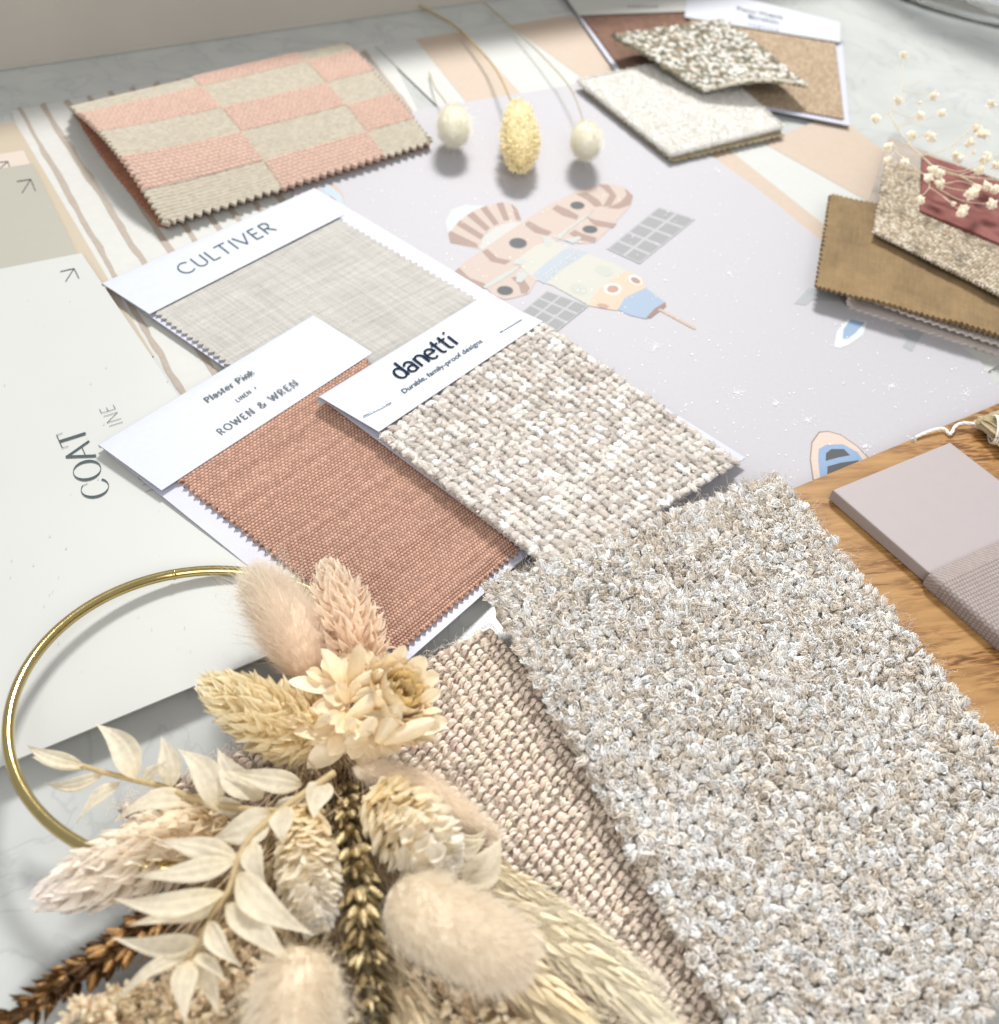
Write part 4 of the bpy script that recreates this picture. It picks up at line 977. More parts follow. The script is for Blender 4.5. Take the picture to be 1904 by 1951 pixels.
# ================================================================ SAMPLES AT THE BACK RIGHT
def tweedle(c1, c2, f1=900, f2=900, k=0.35, seed=1, W_=0.08, H_=0.08):
    c1 = np.array(lin(*c1)); c2 = np.array(lin(*c2))
    def f(s, t, W, H):
        m = np.clip((vn(s * W_ * f1, t * H_ * f2, seed) - 0.5) * 2.5 + 0.5, 0, 1)[..., None]
        return (c1 * m + c2 * (1 - m)) * (1 + k * (vn(s * W_ * 1800, t * H_ * 1800, seed + 3) - 0.5))[..., None]
    return f
def wv(f=1200, a=0.0003, W_=0.08, H_=0.08, seed=5):
    return lambda s, t, W, H: a * (0.5 * np.abs(np.sin(s * W_ * f * 1.57)) + 0.5 * np.abs(np.sin(t * H_ * f * 1.57)) + 0.7 * vn(s * W_ * f, t * H_ * f, seed))
T = thing('fabric_sample_card', 'card of smooth brown velvet at the top edge, half under the woven tweed', 'fabric sample', P(1200, 60, 0.003), 'fabric samples with printed paper headers')
card('backing_card', [(1048, -46), (1330, -50), (1345, 150), (1190, 158)], 0.0034, M_cardcool, T)
sheet('velvet_swatch', quad([(1085, 0), (1320, -8), (1335, 150), (1202, 158)], 0.0042), 200, 200, 0.0007, M_fab, T, col=tweedle((140, 106, 88), (130, 96, 80), 300, 300, 0.1, 2), disp=wv(900, 0.0001), teeth=dict(l=1, r=1, b=1, n=16, m=30), amp=0.0018)
px = [(1040, -60), (1310, -62), (1306, 21), (1103, 28)]
card('header_band', px, 0.0054, material('grey_card', lin(214, 214, 208), 0.55), T)
put_text('lettering', font_text('n e p t u n e'), (1198, 14), (1254, 14), (-2.5, -7), plane_of(px, 0.0054), M_soft, T)
T = thing('fabric_sample_card', 'card of sandy beige wool at the back right, header printed Birchin', 'fabric sample', P(1480, 130, 0.003), 'fabric samples with printed paper headers')
card('backing_card', [(1306, -6), (1603, 55), (1619, 239), (1318, 180)], 0.0040, M_cardcool, T)
sheet('wool_swatch', quad([(1312, 26), (1592, 72), (1610, 228), (1330, 176)], 0.0049), 260, 240, 0.0008, M_fab, T, col=tweedle((200, 178, 150), (176, 152, 124), 1100, 700, 0.25, 7), disp=wv(1000, 0.00022), teeth=dict(l=1, r=1, b=1, n=34, m=30), amp=0.0015)
px = [(1310, -32), (1601, 42), (1601, 80), (1305, 32)]
card('header_band', px, 0.0062, M_card, T)
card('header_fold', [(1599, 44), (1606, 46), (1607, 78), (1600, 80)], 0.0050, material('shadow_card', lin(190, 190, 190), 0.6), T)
PL = plane_of(px, 0.0062)
put_text('lettering', font_text('Plains Weave'), (1406, 19), (1492, 36), (-2, -8), PL, M_soft, T)
put_text('lettering', font_text('Birchin'), (1427, 34), (1484, 46), (-1.5, -8), PL, M_slate, T)
put_text('lettering', font_text('n e p t u n e'), (1428, 48), (1484, 59), (-1.5, -6), PL, M_soft, T)
# white woven swatch
T = thing('fabric_swatch', 'nubbly off white woven swatch lying below the black and white tweed', 'fabric swatch', P(1290, 210, 0.004), 'loose fabric swatches at the back right')
wf = quad([(1100, 156), (1335, 108), (1492, 244), (1278, 297)], 0.0064)
sheet('cloth', wf, 330, 300, 0.0015, M_fab, T, col=tweedle((248, 247, 242), (234, 231, 223), 800, 800, 0.2, 3, 0.09, 0.07), disp=wv(800, 0.0011, 0.09, 0.07), teeth=dict(l=1, b=1, r=1, t=1, n=26, m=22), amp=0.0011)
sheet('backing_cloth', quad([(1104, 166), (1335, 116), (1498, 257), (1281, 308)], 0.0044), 120, 120, 0.0010, M_fab, T, col=tweedle((196, 182, 150), (176, 160, 128), 900, 900, 0.2, 13), teeth=dict(l=1, b=1, r=1, t=1, n=18, m=16), amp=0.0016)
b = Bag(); b.add(*fuzz(wf, 15000, 0.0022, 0.00009, [lin(250, 249, 246), lin(238, 236, 230)], rg, 0.0008, up=0.5, edge=0.5)); b.build('loose_fibres', M_fibre, T)
# tweed swatch, curled
T = thing('fabric_swatch', 'coarse tweed swatch flecked white, sage and tan with a curling front edge', 'fabric swatch', P(1350, 110, 0.008), 'loose fabric swatches at the back right')
tf0 = quad([(1166, 68), (1378, 38), (1540, 160), (1342, 170)], [0.0180, 0.0120, 0.0180, 0.0140])
def tf(s, t): return tf0(s, t) + Zup * (0.0050 * np.sin(np.asarray(s) * np.pi) * np.asarray(t) ** 2 + 0.001 * np.sin(np.asarray(t) * 5))[..., None]
sheet('cloth', tf, 160, 140, 0.0016, M_fab, T, col=tweedle((170, 164, 140), (140, 132, 108), 500, 500, 0.3, 3), disp=wv(500, 0.0004), rag=0.004)
rg = np.random.default_rng(31); nu, nv = 40, 32
jj, ii = np.meshgrid(np.arange(nv), np.arange(nu), indexing='ij'); ii = ii.ravel(); jj = jj.ravel(); N = len(ii)
s = np.clip((ii + 0.5 + 0.5 * (jj % 2) + rg.normal(size=N) * 0.15) / (nu + .5), 0, 1); t = np.clip((jj + 0.5 + rg.normal(size=N) * 0.15) / nv, 0, 1)
p, a, d, n_ = axes_on(tf, s, t); k = rg.random(N)
C = np.where((k < 0.30)[:, None], lin(222, 221, 214), np.where((k < 0.62)[:, None], lin(148, 145, 126), np.where((k < 0.82)[:, None], lin(170, 148, 124), lin(108, 104, 88)))) * (1 + 0.1 * rg.normal(size=(N, 1)))
big = np.where(k < 0.3, 1.25, 0.95); W = np.linalg.norm(tf(np.array(1.), np.array(.5)) - tf(np.array(0.), np.array(.5))); H = np.linalg.norm(tf(np.array(.5), np.array(1.)) - tf(np.array(.5), np.array(0.)))
b = Bag(); scatter(b, yarn_templates(5, 8, 8, 6, 3, 0.12, 0.12), p + n_ * 0.0004, d * (H / nv * 0.52 * big)[:, None], unit(a + d * 0.25 * rg.normal(size=(N, 1))) * (W / nu * 0.66 * big)[:, None], n_ * (0.0010 * big)[:, None], C, rg)
# pale rolled selvedge on the front edge
s = np.linspace(0.02, 0.99, 46); p, a, d, n_ = axes_on(tf, s, s * 0 + 0.995)
scatter(b, yarn_templates(4, 8, 8, 6, 3, 0.12, 0.12), p, d * 0.0014, a * 0.0017, n_ * 0.0013, np.tile(lin(226, 220, 202), (46, 1)), rg)
b.build('woven_flecks', M_yarn, T)
b = Bag(); b.add(*fuzz(tf, 1000, 0.003, 0.00008, [lin(226, 222, 205), lin(180, 170, 150)], rg, 0.0006, up=0.4, edge=0.7)); b.build('loose_fibres', M_fibre, T)
# glass vessel foot
T = thing('glass_vessel', 'clear glass vessel of which only the heavy round foot shows at the top right corner', 'glass', P(1880, -60, 0))
gc = P(1885, -95, 0.0); gr = np.linalg.norm(P(1765, 27, 0.0) - gc)
pr_ = [(0.0, 0.001), (gr * 0.93, 0.001), (gr * 0.985, 0.0018), (gr, 0.004), (gr * 0.99, 0.007), (gr * 0.96, 0.010), (gr * 0.93, 0.05), (gr * 0.93, 0.14), (gr * 0.90, 0.14), (gr * 0.90, 0.05), (gr * 0.90, 0.014), (gr * 0.85, 0.009), (0, 0.008)]
n = 96; V = np.array([[gc[0] + r_ * math.cos(2 * math.pi * i / n), gc[1] + r_ * math.sin(2 * math.pi * i / n), z_] for r_, z_ in pr_[1:-1] for i in range(n)]); m = len(pr_) - 2
F = [(j * n + i, j * n + (i + 1) % n, (j + 1) * n + (i + 1) % n, (j + 1) * n + i) for j in range(m - 1) for i in range(n)]
V = np.vstack([V, gc + [0, 0, 0.001], gc + [0, 0, 0.008]]); T_ = [(m * n, (i + 1) % n, i) for i in range(n)] + [(m * n + 1, (m - 1) * n + i, (m - 1) * n + (i + 1) % n) for i in range(n)]
M_glass = bpy.data.materials.new('clear_glass'); M_glass.use_nodes = True; gp = M_glass.node_tree.nodes['Principled BSDF']
gp.inputs['Transmission Weight'].default_value = 1; gp.inputs['Roughness'].default_value = 0.02; gp.inputs['IOR'].default_value = 1.48; gp.inputs['Base Color'].default_value = (0.93, 0.96, 0.96, 1)
mesh('bowl', V, [np.array(F), np.array(T_)], M_glass, T)

# --- right hand stack
G_ = 'loose fabric swatches stacked at the right edge'
def fold_swatch(name_, label, front_l, front_r, back_l, z0, gap, mat, colf, th, teeth_n=60):
    """cloth doubled over a rounded fold at its left end; layers run off to the right"""
    T = thing('fabric_swatch', label, 'fabric swatch', P(*front_l, z0), G_)
    A_ = P(*front_l, z0); B_ = P(*front_r, z0); C_ = P(*back_l, z0); ex = unit(B_ - A_); ey = C_ - A_; LX = np.linalg.norm(B_ - A_)
    def f(s, t):
        s = np.asarray(s, float); x = np.where(s < 0.45, (0.45 - s) / 0.45 * LX, np.where(s > 0.55, (s - 0.55) / 0.45 * LX, 0)); a = np.clip((s - 0.45) / 0.10, 0, 1) * np.pi
        g = gap * (0.5 + 0.5 * np.exp(-x / (LX * 0.22)))
        z = np.where(s < 0.45, 0, np.where(s > 0.55, 2 * g, g * (1 - np.cos(a)))); dx = -np.sin(a) * gap * 0.9
        return A_ + ex * (x + dx)[..., None] + ey * np.asarray(t)[..., None] + Zup * z[..., None]
    sheet('cloth', f, 220, 120, th, mat, T, col=colf, teeth=dict(t=1, b=1, n=teeth_n, m=20), amp=0.0016, WH=(2 * LX, np.linalg.norm(ey)))
    return T
fold_swatch('x', 'pinkish white velvet folded into a rounded loop below the olive linen', (1626, 588), (2050, 722), (1700, 470), 0.0030, 0.0038, M_fab, tweedle((236, 226, 220), (230, 218, 212), 400, 400, 0.08, 4), 0.0014)
def curved(px, z, sag=0.0, n=1):
    f0 = quad(px, z)
    return lambda s, t: f0(s, t) + Zup * (sag * np.sin(np.asarray(s) * np.pi * 1.1))[..., None]
T = thing('fabric_swatch', 'olive brown crumpled linen swatch with scalloped edge above the folded velvet', 'fabric swatch', P(1700, 480, 0.011), G_)
of = curved([(1579, 370), (2050, 470), (2060, 690), (1551, 548)], [0.0105, 0.0120, 0.0120, 0.0115], 0.0012)
sheet('cloth', of, 420, 260, 0.0008, M_fab, T, col=(lambda s, t, W, H: np.array(lin(158, 132, 94)) * (0.62 + 0.62 * fbm(s * 9, t * 6, 9, 4) + 0.16 * (vn(s * 160, t * 12, 5) - 0.5) + 0.10 * (vn(s * 14, t * 130, 6) - 0.5))[..., None]),  # broad dark blotches paint the shade of the creases into the colour
      disp=lambda s, t, W, H: 0.0022 * fbm(s * 7, t * 5, 3, 5) + 0.0001 * vn(s * 200, t * 160, 2), teeth=dict(l=1, t=1, b=1, n=48, m=22), amp=0.0020)
fold_swatch('x', 'pale grey white folded swatch edge standing behind the beige chenille', (1650, 425), (1980, 560), (1697, 268), 0.0078, 0.0010, M_fab, tweedle((206, 196, 184), (196, 186, 174), 400, 400, 0.08, 6), 0.0008)
T = thing('fabric_swatch', 'beige herringbone chenille swatch lying on the olive linen', 'fabric swatch', P(1790, 430, 0.018), G_)
hf0 = quad([(1687, 302), (2060, 440), (2060, 640), (1663, 442)], [0.0210, 0.0200, 0.0190, 0.0175])
hf = lambda s, t: hf0(s, t) + Zup * (0.0006 * np.sin(np.asarray(t) * 3))[..., None]
sheet('cloth', hf, 300, 200, 0.0014, M_fab, T, col=tweedle((206, 190, 164), (176, 158, 132), 900, 900, 0.3, 17, 0.12, 0.07), disp=wv(800, 0.0004, 0.12, 0.07), teeth=dict(l=1, t=1, b=1, n=40, m=18), amp=0.0014)
rg = np.random.default_rng(41); nu, nv = 66, 44
jj, ii = np.meshgrid(np.arange(nv), np.arange(nu), indexing='ij'); ii = ii.ravel(); jj = jj.ravel(); N = len(ii)
s = np.clip((ii + 0.5 + 0.5 * (jj % 2) + rg.normal(size=N) * 0.1) / (nu + .5), 0.01, 1); t = np.clip((jj + 0.5 + rg.normal(size=N) * 0.1) / nv, 0.02, 0.98)
p, a, d, n_ = axes_on(hf, s, t); W = np.linalg.norm(hf(np.array(1.), np.array(.5)) - hf(np.array(0.), np.array(.5))); H = np.linalg.norm(hf(np.array(.5), np.array(1.)) - hf(np.array(.5), np.array(0.)))
k = rg.random(N); C = np.where((k < 0.28)[:, None], lin(204, 195, 178), np.where((k < 0.7)[:, None], lin(182, 168, 146), lin(160, 144, 122))) * (1 + 0.08 * rg.normal(size=(N, 1)))
b = Bag(); Yd = unit(a + d * (0.5 * np.where((jj // 2) % 2 == 0, 1, -1))[:, None]); Xd = unit(np.cross(n_, Yd))
scatter(b, yarn_templates(5, 8, 7, 5, 3, 0.12, 0.1), p + n_ * 0.0004, Xd * (H / nv * 0.5), Yd * (W / nu * 0.62), n_ * 0.0007, C, rg)
s = np.concatenate([np.linspace(0.01, 0.99, 70), np.full(20, 0.005)]); t = np.concatenate([np.full(70, 0.995), np.linspace(0, 1, 20)]); p, a, d, n_ = axes_on(hf, s, t)
scatter(b, yarn_templates(4, 8, 8, 6, 3, 0.12, 0.12), p, Xd[:90] * 0.0008, unit(rg.normal(size=(90, 3))) * 0.0010, n_ * 0.0008, vary(lin(210, 202, 188), 90, rg, 0.08), rg)
b.build('chenille_ribs', M_yarn, T)
T = thing('fabric_swatch', 'burgundy red velvet swatch topmost of the stack under the dried sprig', 'fabric swatch', P(1820, 370, 0.02), G_)
rf = curved([(1757, 292), (2050, 400), (2050, 530), (1752, 402)], [0.0235, 0.0225, 0.0215, 0.0215], 0.0008)
sheet('cloth', rf, 240, 140, 0.0016, M_fab, T, col=tweedle((158, 102, 96), (142, 86, 80), 200, 200, 0.15, 19), disp=lambda s, t, W, H: 0.0006 * fbm(s * 9, t * 7, 3, 4), teeth=dict(l=1, t=1, b=1, n=50, m=20), amp=0.0009)

# ================================================================ DRIED STEMS AT THE BACK
def path_frames_at(path, u):
    n = len(path); x = np.clip(u, 0, 1) * (n - 1); i = np.minimum(x.astype(int), n - 2); f = (x - i)[:, None]
    t, a, b = frames(path); return path[i] * (1 - f) + path[i + 1] * f, unit(t[i] * (1 - f) + t[i + 1] * f), unit(a[i] * (1 - f) + a[i + 1] * f), unit(b[i] * (1 - f) + b[i + 1] * f)
def furry(bag, path, rad, nh, hl, c0, c1, rng, fr=0.00005, fwd=0.7, prof=None, core=0.72, wild=0.25, K=5):
    """soft grass head: solid heart plus fine hairs, c0 at the base, c1 at the tip"""
    prof = prof or (lambda u: np.sin(np.pi * np.clip(u, 0, 1) ** 0.8) ** 0.6)
    c0 = np.array(c0); c1 = np.array(c1)
    nu, nv = 12, 22; u = np.linspace(0.0, 1.0, nv); p, t, a, b = path_frames_at(path, u); r = rad * core * np.maximum(prof(u), 0.02)
    an = np.arange(nu) / nu * 2 * np.pi
    V = p[:, None] + r[:, None, None] * (np.cos(an)[None, :, None] * a[:, None] + np.sin(an)[None, :, None] * b[:, None])
    V = V * 1.0 + rng.normal(size=V.shape) * rad * 0.03
    F = []; 
    for j in range(nv - 1):
        for i in range(nu): F.append((j * nu + i, (j + 1) * nu + i, (j + 1) * nu + (i + 1) % nu, j * nu + (i + 1) % nu))
    bag.add(V.reshape(-1, 3), np.array(F), np.repeat(c0 * (1 - u)[:, None] + c1 * u[:, None], nu, 0))
    u = rng.random(nh) ** 0.9; p, t, a, b = path_frames_at(path, u); th = rng.random(nh) * 2 * np.pi
    rd = np.cos(th)[:, None] * a + np.sin(th)[:, None] * b; pr_ = np.maximum(prof(u), 0.05)
    q = p + rd * (rad * core * 0.9 * pr_)[:, None]; dr = unit(rd + t * (fwd * rng.uniform(0.4, 1.4, nh))[:, None] + rng.normal(size=(nh, 3)) * wild)
    L = hl * rng.uniform(0.5, 1.2, nh) * (0.55 + 0.45 * pr_); long_ = rng.random(nh) < 0.05; L = np.where(long_, L * 2.2, L)
    Pn = [q]
    for k in range(K - 1):
        dr = unit(dr + t * 0.18 + rng.normal(size=(nh, 3)) * 0.10); Pn.append(Pn[-1] + dr * (L / (K - 1))[:, None])
    C = (c0 * (1 - u)[:, None] + c1 * u[:, None]) * (1 + 0.07 * rng.normal(size=(nh, 1)))
    Cc = np.stack([C * (0.96 + 0.05 * k) for k in range(K)], 1)
    bag.add(*strands(np.stack(Pn, 1), np.linspace(1, 0.35, K)[None] * fr, soft(Cc)))
def bracts(bag, path, rad, n, ln, wd_, c0, c1, rng, tmpl, fwd=0.9, prof=None, u0=0.0, u1=1.0, jit=0.25, lift=1.0):
    prof = prof or (lambda u: np.sin(np.pi * np.clip(0.08 + 0.92 * u, 0, 1) ** 0.75) ** 0.7)
    c0 = np.array(c0); c1 = np.array(c1); u = u0 + (u1 - u0) * (np.arange(n) + 0.5) / n; th = np.arange(n) * 2.39996 + rng.normal(size=n) * 0.15
    p, t, a, b = path_frames_at(path, u); rd = np.cos(th)[:, None] * a + np.sin(th)[:, None] * b; pr_ = np.maximum(prof(u), 0.08)
    # open out near the base, close up towards the tip
    f_ = fwd * (0.75 + 1.6 * u ** 2)
    Y = unit(rd * 1.0 + t * f_[:, None] + rng.normal(size=(n, 3)) * jit); X = unit(np.cross(Y, rd) + rng.normal(size=(n, 3)) * 0.1); Z = np.cross(X, Y); Z = np.where((Z * rd).sum(1, keepdims=True) < 0, -Z, Z)
    L = ln * (0.6 + 0.4 * pr_) * rng.uniform(0.8, 1.2, n); C = (c0 * (1 - u)[:, None] + c1 * u[:, None]) * (1 + 0.06 * rng.normal(size=(n, 1)))
    q = p + rd * (rad * 0.45 * pr_ * lift)[:, None]
    bag.add(*inst(tmpl[0], tmpl[1], q, X * (wd_ * rng.uniform(0.8, 1.2, n))[:, None], Y * L[:, None], Z * (ln * 0.8), soft(C)))
def stem_geo(bag, pts, r, c, n=40, sides=6, taper=1.0):
    p = pxpath(pts, n) if len(pts[0]) == 3 else pts
    bag.add(*strands(p[None], np.linspace(1, taper, len(p))[None] * r, c, sides))
rg = np.random.default_rng(51)
def px2m(u, v, z, w): return S(u, v, z) * w
for lab, st, hd, r_ in (('pale green bunny tail bud with a short stem, left of the cream seed head', [(818, 138, .0035), (828, 165, .006), (846, 190, .011), (861, 212, .0158)], [(862, 213, .0165), (865, 238, .0175), (867, 263, .0175)], 33),
                        ('pale green bunny tail bud with a long stem, right of the cream seed head', [(920, 2, .003), (985, 60, .006), (1045, 118, .010), (1085, 165, .014), (1106, 212, .0145), (1114, 242, .0162)], [(1115, 242, .0165), (1117, 267, .0175), (1118, 290, .0175)], 30)):
    T = thing('bunny_tail_stem', lab, 'dried grass', P(*st[0]), 'dried bunny tail buds at the back')
    b = Bag(); R = px2m(hd[1][0], hd[1][1], hd[1][2], r_)
    furry(b, pxpath(hd, 24), R * 1.0, 6000, R * 0.50, lin(255, 252, 236), lin(255, 252, 238), rg, 0.00005, fwd=0.35, core=0.80, wild=0.5, prof=lambda u: np.sqrt(np.clip(1 - (2 * u - 1) ** 2, 0, 1))); b.build('seed_head', M_hair, T)
    b = Bag(); stem_geo(b, st, 0.00042, lin(206, 190, 140), taper=0.8); b.build('stem', M_leaf, T)
T = thing('dried_seed_head', 'fluffy cream yellow oval seed head on a curved straw stem, between two pale buds', 'dried flower', P(800, 12, 0.003))
bt = blade(3, 5, 1.2, 0.3, 0.2, 0.4, 0.4)
b = Bag(); hp = pxpath([(986, 198, .017), (990, 245, .018), (992, 280, .017), (990, 318, .014)], 24); R = px2m(990, 255, .02, 37)
furry(b, hp, R * 0.9, 500, R * 0.2, lin(253, 244, 208), lin(253, 244, 208), rg, 0.00006, core=0.8)
bracts(b, hp, R * 1.75, 620, R * 0.36, R * 0.15, lin(254, 247, 218), lin(252, 240, 200), rg, bt, fwd=0.25, jit=0.45, prof=lambda u: np.sqrt(np.clip(1 - (2 * u - 1) ** 2, 0.02, 1)))
b.build('seed_head', M_bract, T)
b = Bag(); stem_geo(b, [(798, 10, .003), (845, 35, .004), (880, 60, .006), (930, 112, .010), (955, 150, .015), (977, 199, .0172)], 0.00075, lin(214, 190, 134), taper=0.7); b.build('stem', M_leaf, T)

# ================================================================ BABY'S BREATH
T = thing('gypsophila_sprig', "dried baby's breath sprig with small cream buds arching over the burgundy swatch", 'dried flower', P(1904, 330, 0.03))
Q = lambda x, y, z: (1218.5 + x * 0.3709, y * 0.3709, z)
ZB = 0.034
br = [
 ([(2000, 960, .030), (1848, 925, .032), (1660, 905, .034), (1540, 872, .036), (1460, 810, .037), (1385, 738, .038), (1330, 665, .039), (1283, 575, .040)], .00042),
 ([(1283, 575, .040), (1335, 510, .042), (1345, 468, .042), (1345, 380, .043), (1362, 300, .044)], .0002), ([(1345, 468, .042), (1400, 475, .042), (1500, 495, .042)], .00015), ([(1345, 468, .042), (1420, 425, .042), (1485, 402, .042)], .00013),
 ([(1283, 575, .040), (1240, 600, .041), (1215, 613, .041)], .00018), ([(1320, 660, .040), (1420, 605, .042), (1443, 590, .042)], .00016), ([(1300, 570, .040), (1400, 600, .042), (1450, 540, .042), (1443, 525, .042)], .00014),
 ([(1320, 650, .040), (1400, 625, .042), (1500, 600, .043), (1557, 577, .043)], .00015),
 ([(1380, 740, .038), (1430, 700, .040), (1485, 690, .041)], .00028), ([(1380, 740, .038), (1330, 740, .040), (1275, 752, .040)], .00018),
 ([(1300, 730, .039), (1330, 790, .038), (1400, 850, .037), (1470, 900, .037)], .0003), ([(1320, 770, .038), (1290, 800, .039), (1270, 825, .039)], .00015),
 ([(1400, 800, .037), (1500, 790, .039), (1600, 750, .041), (1700, 660, .042), (1810, 540, .043)], .00026), ([(1600, 750, .041), (1680, 690, .042), (1750, 690, .042)], .00016), ([(1600, 755, .041), (1620, 800, .041), (1645, 812, .041)], .00016), ([(1600, 750, .041), (1650, 740, .041), (1705, 738, .041)], .00014),
 ([(1530, 870, .036), (1640, 900, .037), (1760, 960, .037), (1900, 990, .036)], .0003), ([(1480, 915, .037), (1490, 960, .037), (1440, 1020, .037)], .0002), ([(1490, 960, .037), (1550, 1000, .037), (1615, 1045, .037)], .00018), ([(1550, 1000, .037), (1620, 1060, .037), (1660, 1090, .037)], .00018), ([(1540, 970, .037), (1660, 1030, .037), (1815, 1050, .037)], .00018),
 ([(1530, 850, .037), (1650, 880, .039), (1760, 830, .041), (1840, 790, .042)], .0002), ([(1640, 900, .037), (1740, 860, .040), (1790, 800, .041)], .00018), ([(1700, 900, .037), (1800, 880, .04), (1900, 800, .042)], .0002), ([(1690, 740, .041), (1690, 830, .040), (1720, 880, .039)], .00014),
 ([(1480, 910, .037), (1580, 960, .037), (1700, 985, .037)], .0002), ([(1470, 900, .037), (1560, 940, .037), (1650, 930, .038), (1740, 960, .038)], .0002),
]
b = Bag()
for pts, r_ in br: stem_geo(b, [Q(*q) for q in pts], r_ * 1.25, lin(250, 240, 216), n=24, sides=5, taper=0.75)
b.build('branches', M_leaf, T)
buds = [(1362, 278), (1333, 510), (1515, 490), (1557, 577), (1443, 588), (1443, 525), (1213, 613), (1810, 532), (1488, 690), (1508, 712), (1275, 752), (1270, 825), (1355, 835), (1730, 655), (1755, 690), (1705, 735), (1720, 783), (1625, 800), (1645, 815), (1770, 815), (1835, 850), (1510, 870), (1540, 885), (1480, 915), (1550, 940), (1440, 1025), (1740, 965), (1785, 950), (1700, 1000), (1720, 985), (1830, 965), (1615, 1045), (1665, 1080), (1662, 1098), (1815, 1045), (1880, 560), (1770, 690), (1790, 800), (1750, 870), (1405, 690), (1900, 870), (1890, 1010)]
pl_, pf_ = blade(3, 5, 1.0, 0.5, 0.5, 0.5, 0.5)
for k, (x, y) in enumerate(buds):
    c = P(*Q(x, y, 0.0405 if y < 850 else 0.038)); r_ = 0.0026 if k not in (5, 31, 16) else 0.0012; b = Bag()
    V, F = ellipsoid(8, 6, 4, 0.2, 0.5); V = V + rg.normal(size=V.shape) * 0.08; ax = unit(rg.normal(size=3)); a1 = unit(np.cross(ax, rg.normal(size=3))); a2 = np.cross(ax, a1)
    cc = vary(lin(255, 250, 236), 1, rg, 0.02, 0.0)
    b.add(*inst(V, F, c[None], a1[None] * r_ * .62, ax[None] * r_ * .75, a2[None] * r_ * .62, cc))
    n = 16; d = unit(rg.normal(size=(n, 3)) + ax * 1.0); x_ = unit(np.cross(d, rg.normal(size=(n, 3)))); z_ = np.cross(x_, d)
    b.add(*inst(pl_, pf_, c + d * r_ * 0.1, x_ * r_ * 0.75, d * r_ * 1.15, z_ * r_, np.repeat(cc * 1.03, n, 0)))
    b.build('flower_bud', M_petal, T)

# ================================================================ WREATH
WZ = thing('dried_flower_wreath', 'brass hoop wreath with cream dried flowers, bunny tails and golden wheat, lower left', 'wreath', P(640, 1450, 0.01))
# hoop
hc = P(393.3, 1334, .018); Nn = unit(np.array([0.0457, 0.1237, 1.0])); e1 = unit(np.cross(Nn, [0, 1, 0])); e2 = np.cross(Nn, e1); HR = 0.05898
th = np.linspace(0, 2 * np.pi, 161)[:-1]; pth = hc + HR * (np.cos(th)[:, None] * e1 + np.sin(th)[:, None] * e2)
pth = pth + rg.normal(size=pth.shape) * 0.0
n = 160; sd = 14; an = np.arange(sd) / sd * 2 * np.pi; rad_ = unit(pth - hc)
V = pth[:, None] + 0.00185 * (np.cos(an)[None, :, None] * rad_[:, None] + np.sin(an)[None, :, None] * Nn)
F = [(j * sd + i, ((j + 1) % n) * sd + i, ((j + 1) % n) * sd + (i + 1) % sd, j * sd + (i + 1) % sd) for j in range(n) for i in range(sd)]
hoop = mesh('hoop', V.reshape(-1, 3), np.array(F), M_brass, WZ)
# weld bead on the hoop
k = np.argmin(np.linalg.norm(pth - P(465 * 0 + 338, 1100, .0245), axis=1)); V, F = ellipsoid(10, 7); V = V + np.random.default_rng(1).normal(size=V.shape) * 0.1; tdir = unit(pth[(k + 1) % 160] - pth[k])
mesh('weld', *inst(V, F, pth[k][None], rad_[k][None] * .0021, tdir[None] * .0014, Nn[None] * .0021, np.ones((1, 3)))[:2], M_brass, hoop)
M_shade = None
# filler: fine straw stalks and tan gypsophila crowding under the arrangement
b = Bag(); n = 900; root = P(640, 1500, .020)
ex = rg.uniform(330, 1150, n); ey = rg.uniform(1760, 2150, n); ex = np.where(ex < 500, ex + rg.uniform(-140, 60, n) , ex); E_ = P(ex, ey, rg.uniform(.006, .020, n))
r0 = root + rg.normal(size=(n, 3)) * [.006, .006, .003]; K = 7; tt = np.linspace(0, 1, K)[None, :, None]
Pn = r0[:, None] * (1 - tt) + E_[:, None] * tt + Zup * (0.006 * np.sin(tt * np.pi)) + rg.normal(size=(n, K, 3)) * 0.0012 * tt
b.add(*strands(Pn, 0.00022, soft(vary(lin(240, 216, 178), n, rg, 0.12, 0.03))))
b.build('straw_filler', M_leaf, WZ)
bl6 = yarn_templates(4, 7, 7, 5, 3, 0.18, 0.25)
b = Bag(); n = 1300; x = rg.uniform(120, 1000, n); y = rg.uniform(1690, 2060, n); keep = (y > 1690 + np.abs(x - 640) * 0.45) | ((x > 700) & (y > 1850)) | ((x < 420) & (y > 1810 + (420 - x) * 0.35)) & (x > 200); x, y = x[keep], y[keep]; n = len(x)
c = P(x, y, rg.uniform(.014, .027, n)); d = unit(rg.normal(size=(n, 3))); a1 = unit(np.cross(d, rg.normal(size=(n, 3)))); a2 = np.cross(d, a1); q = 0.0011 * rg.uniform(0.7, 1.3, n)[:, None]
scatter(b, bl6, c, a1 * q, d * q * 1.1, a2 * q, soft(vary(lin(250, 232, 200), n, rg, 0.08, 0.02)), rg)
fb = blade(3, 4, 1.0, 0.6, 0.6, 0.5, 0.6)
for q5 in range(5):
    d5 = unit(rg.normal(size=(n, 3)) + Zup * 0.8); x5 = unit(np.cross(d5, rg.normal(size=(n, 3)))); z5 = np.cross(x5, d5); b.add(*inst(fb[0], fb[1], c, x5 * 0.0017, d5 * 0.0027 * rg.uniform(0.7, 1.3, n)[:, None], z5 * 0.0015, soft(vary(lin(253, 240, 212), n, rg, 0.06, 0.01))))
b.build('gypsophila_filler', M_petal, WZ)
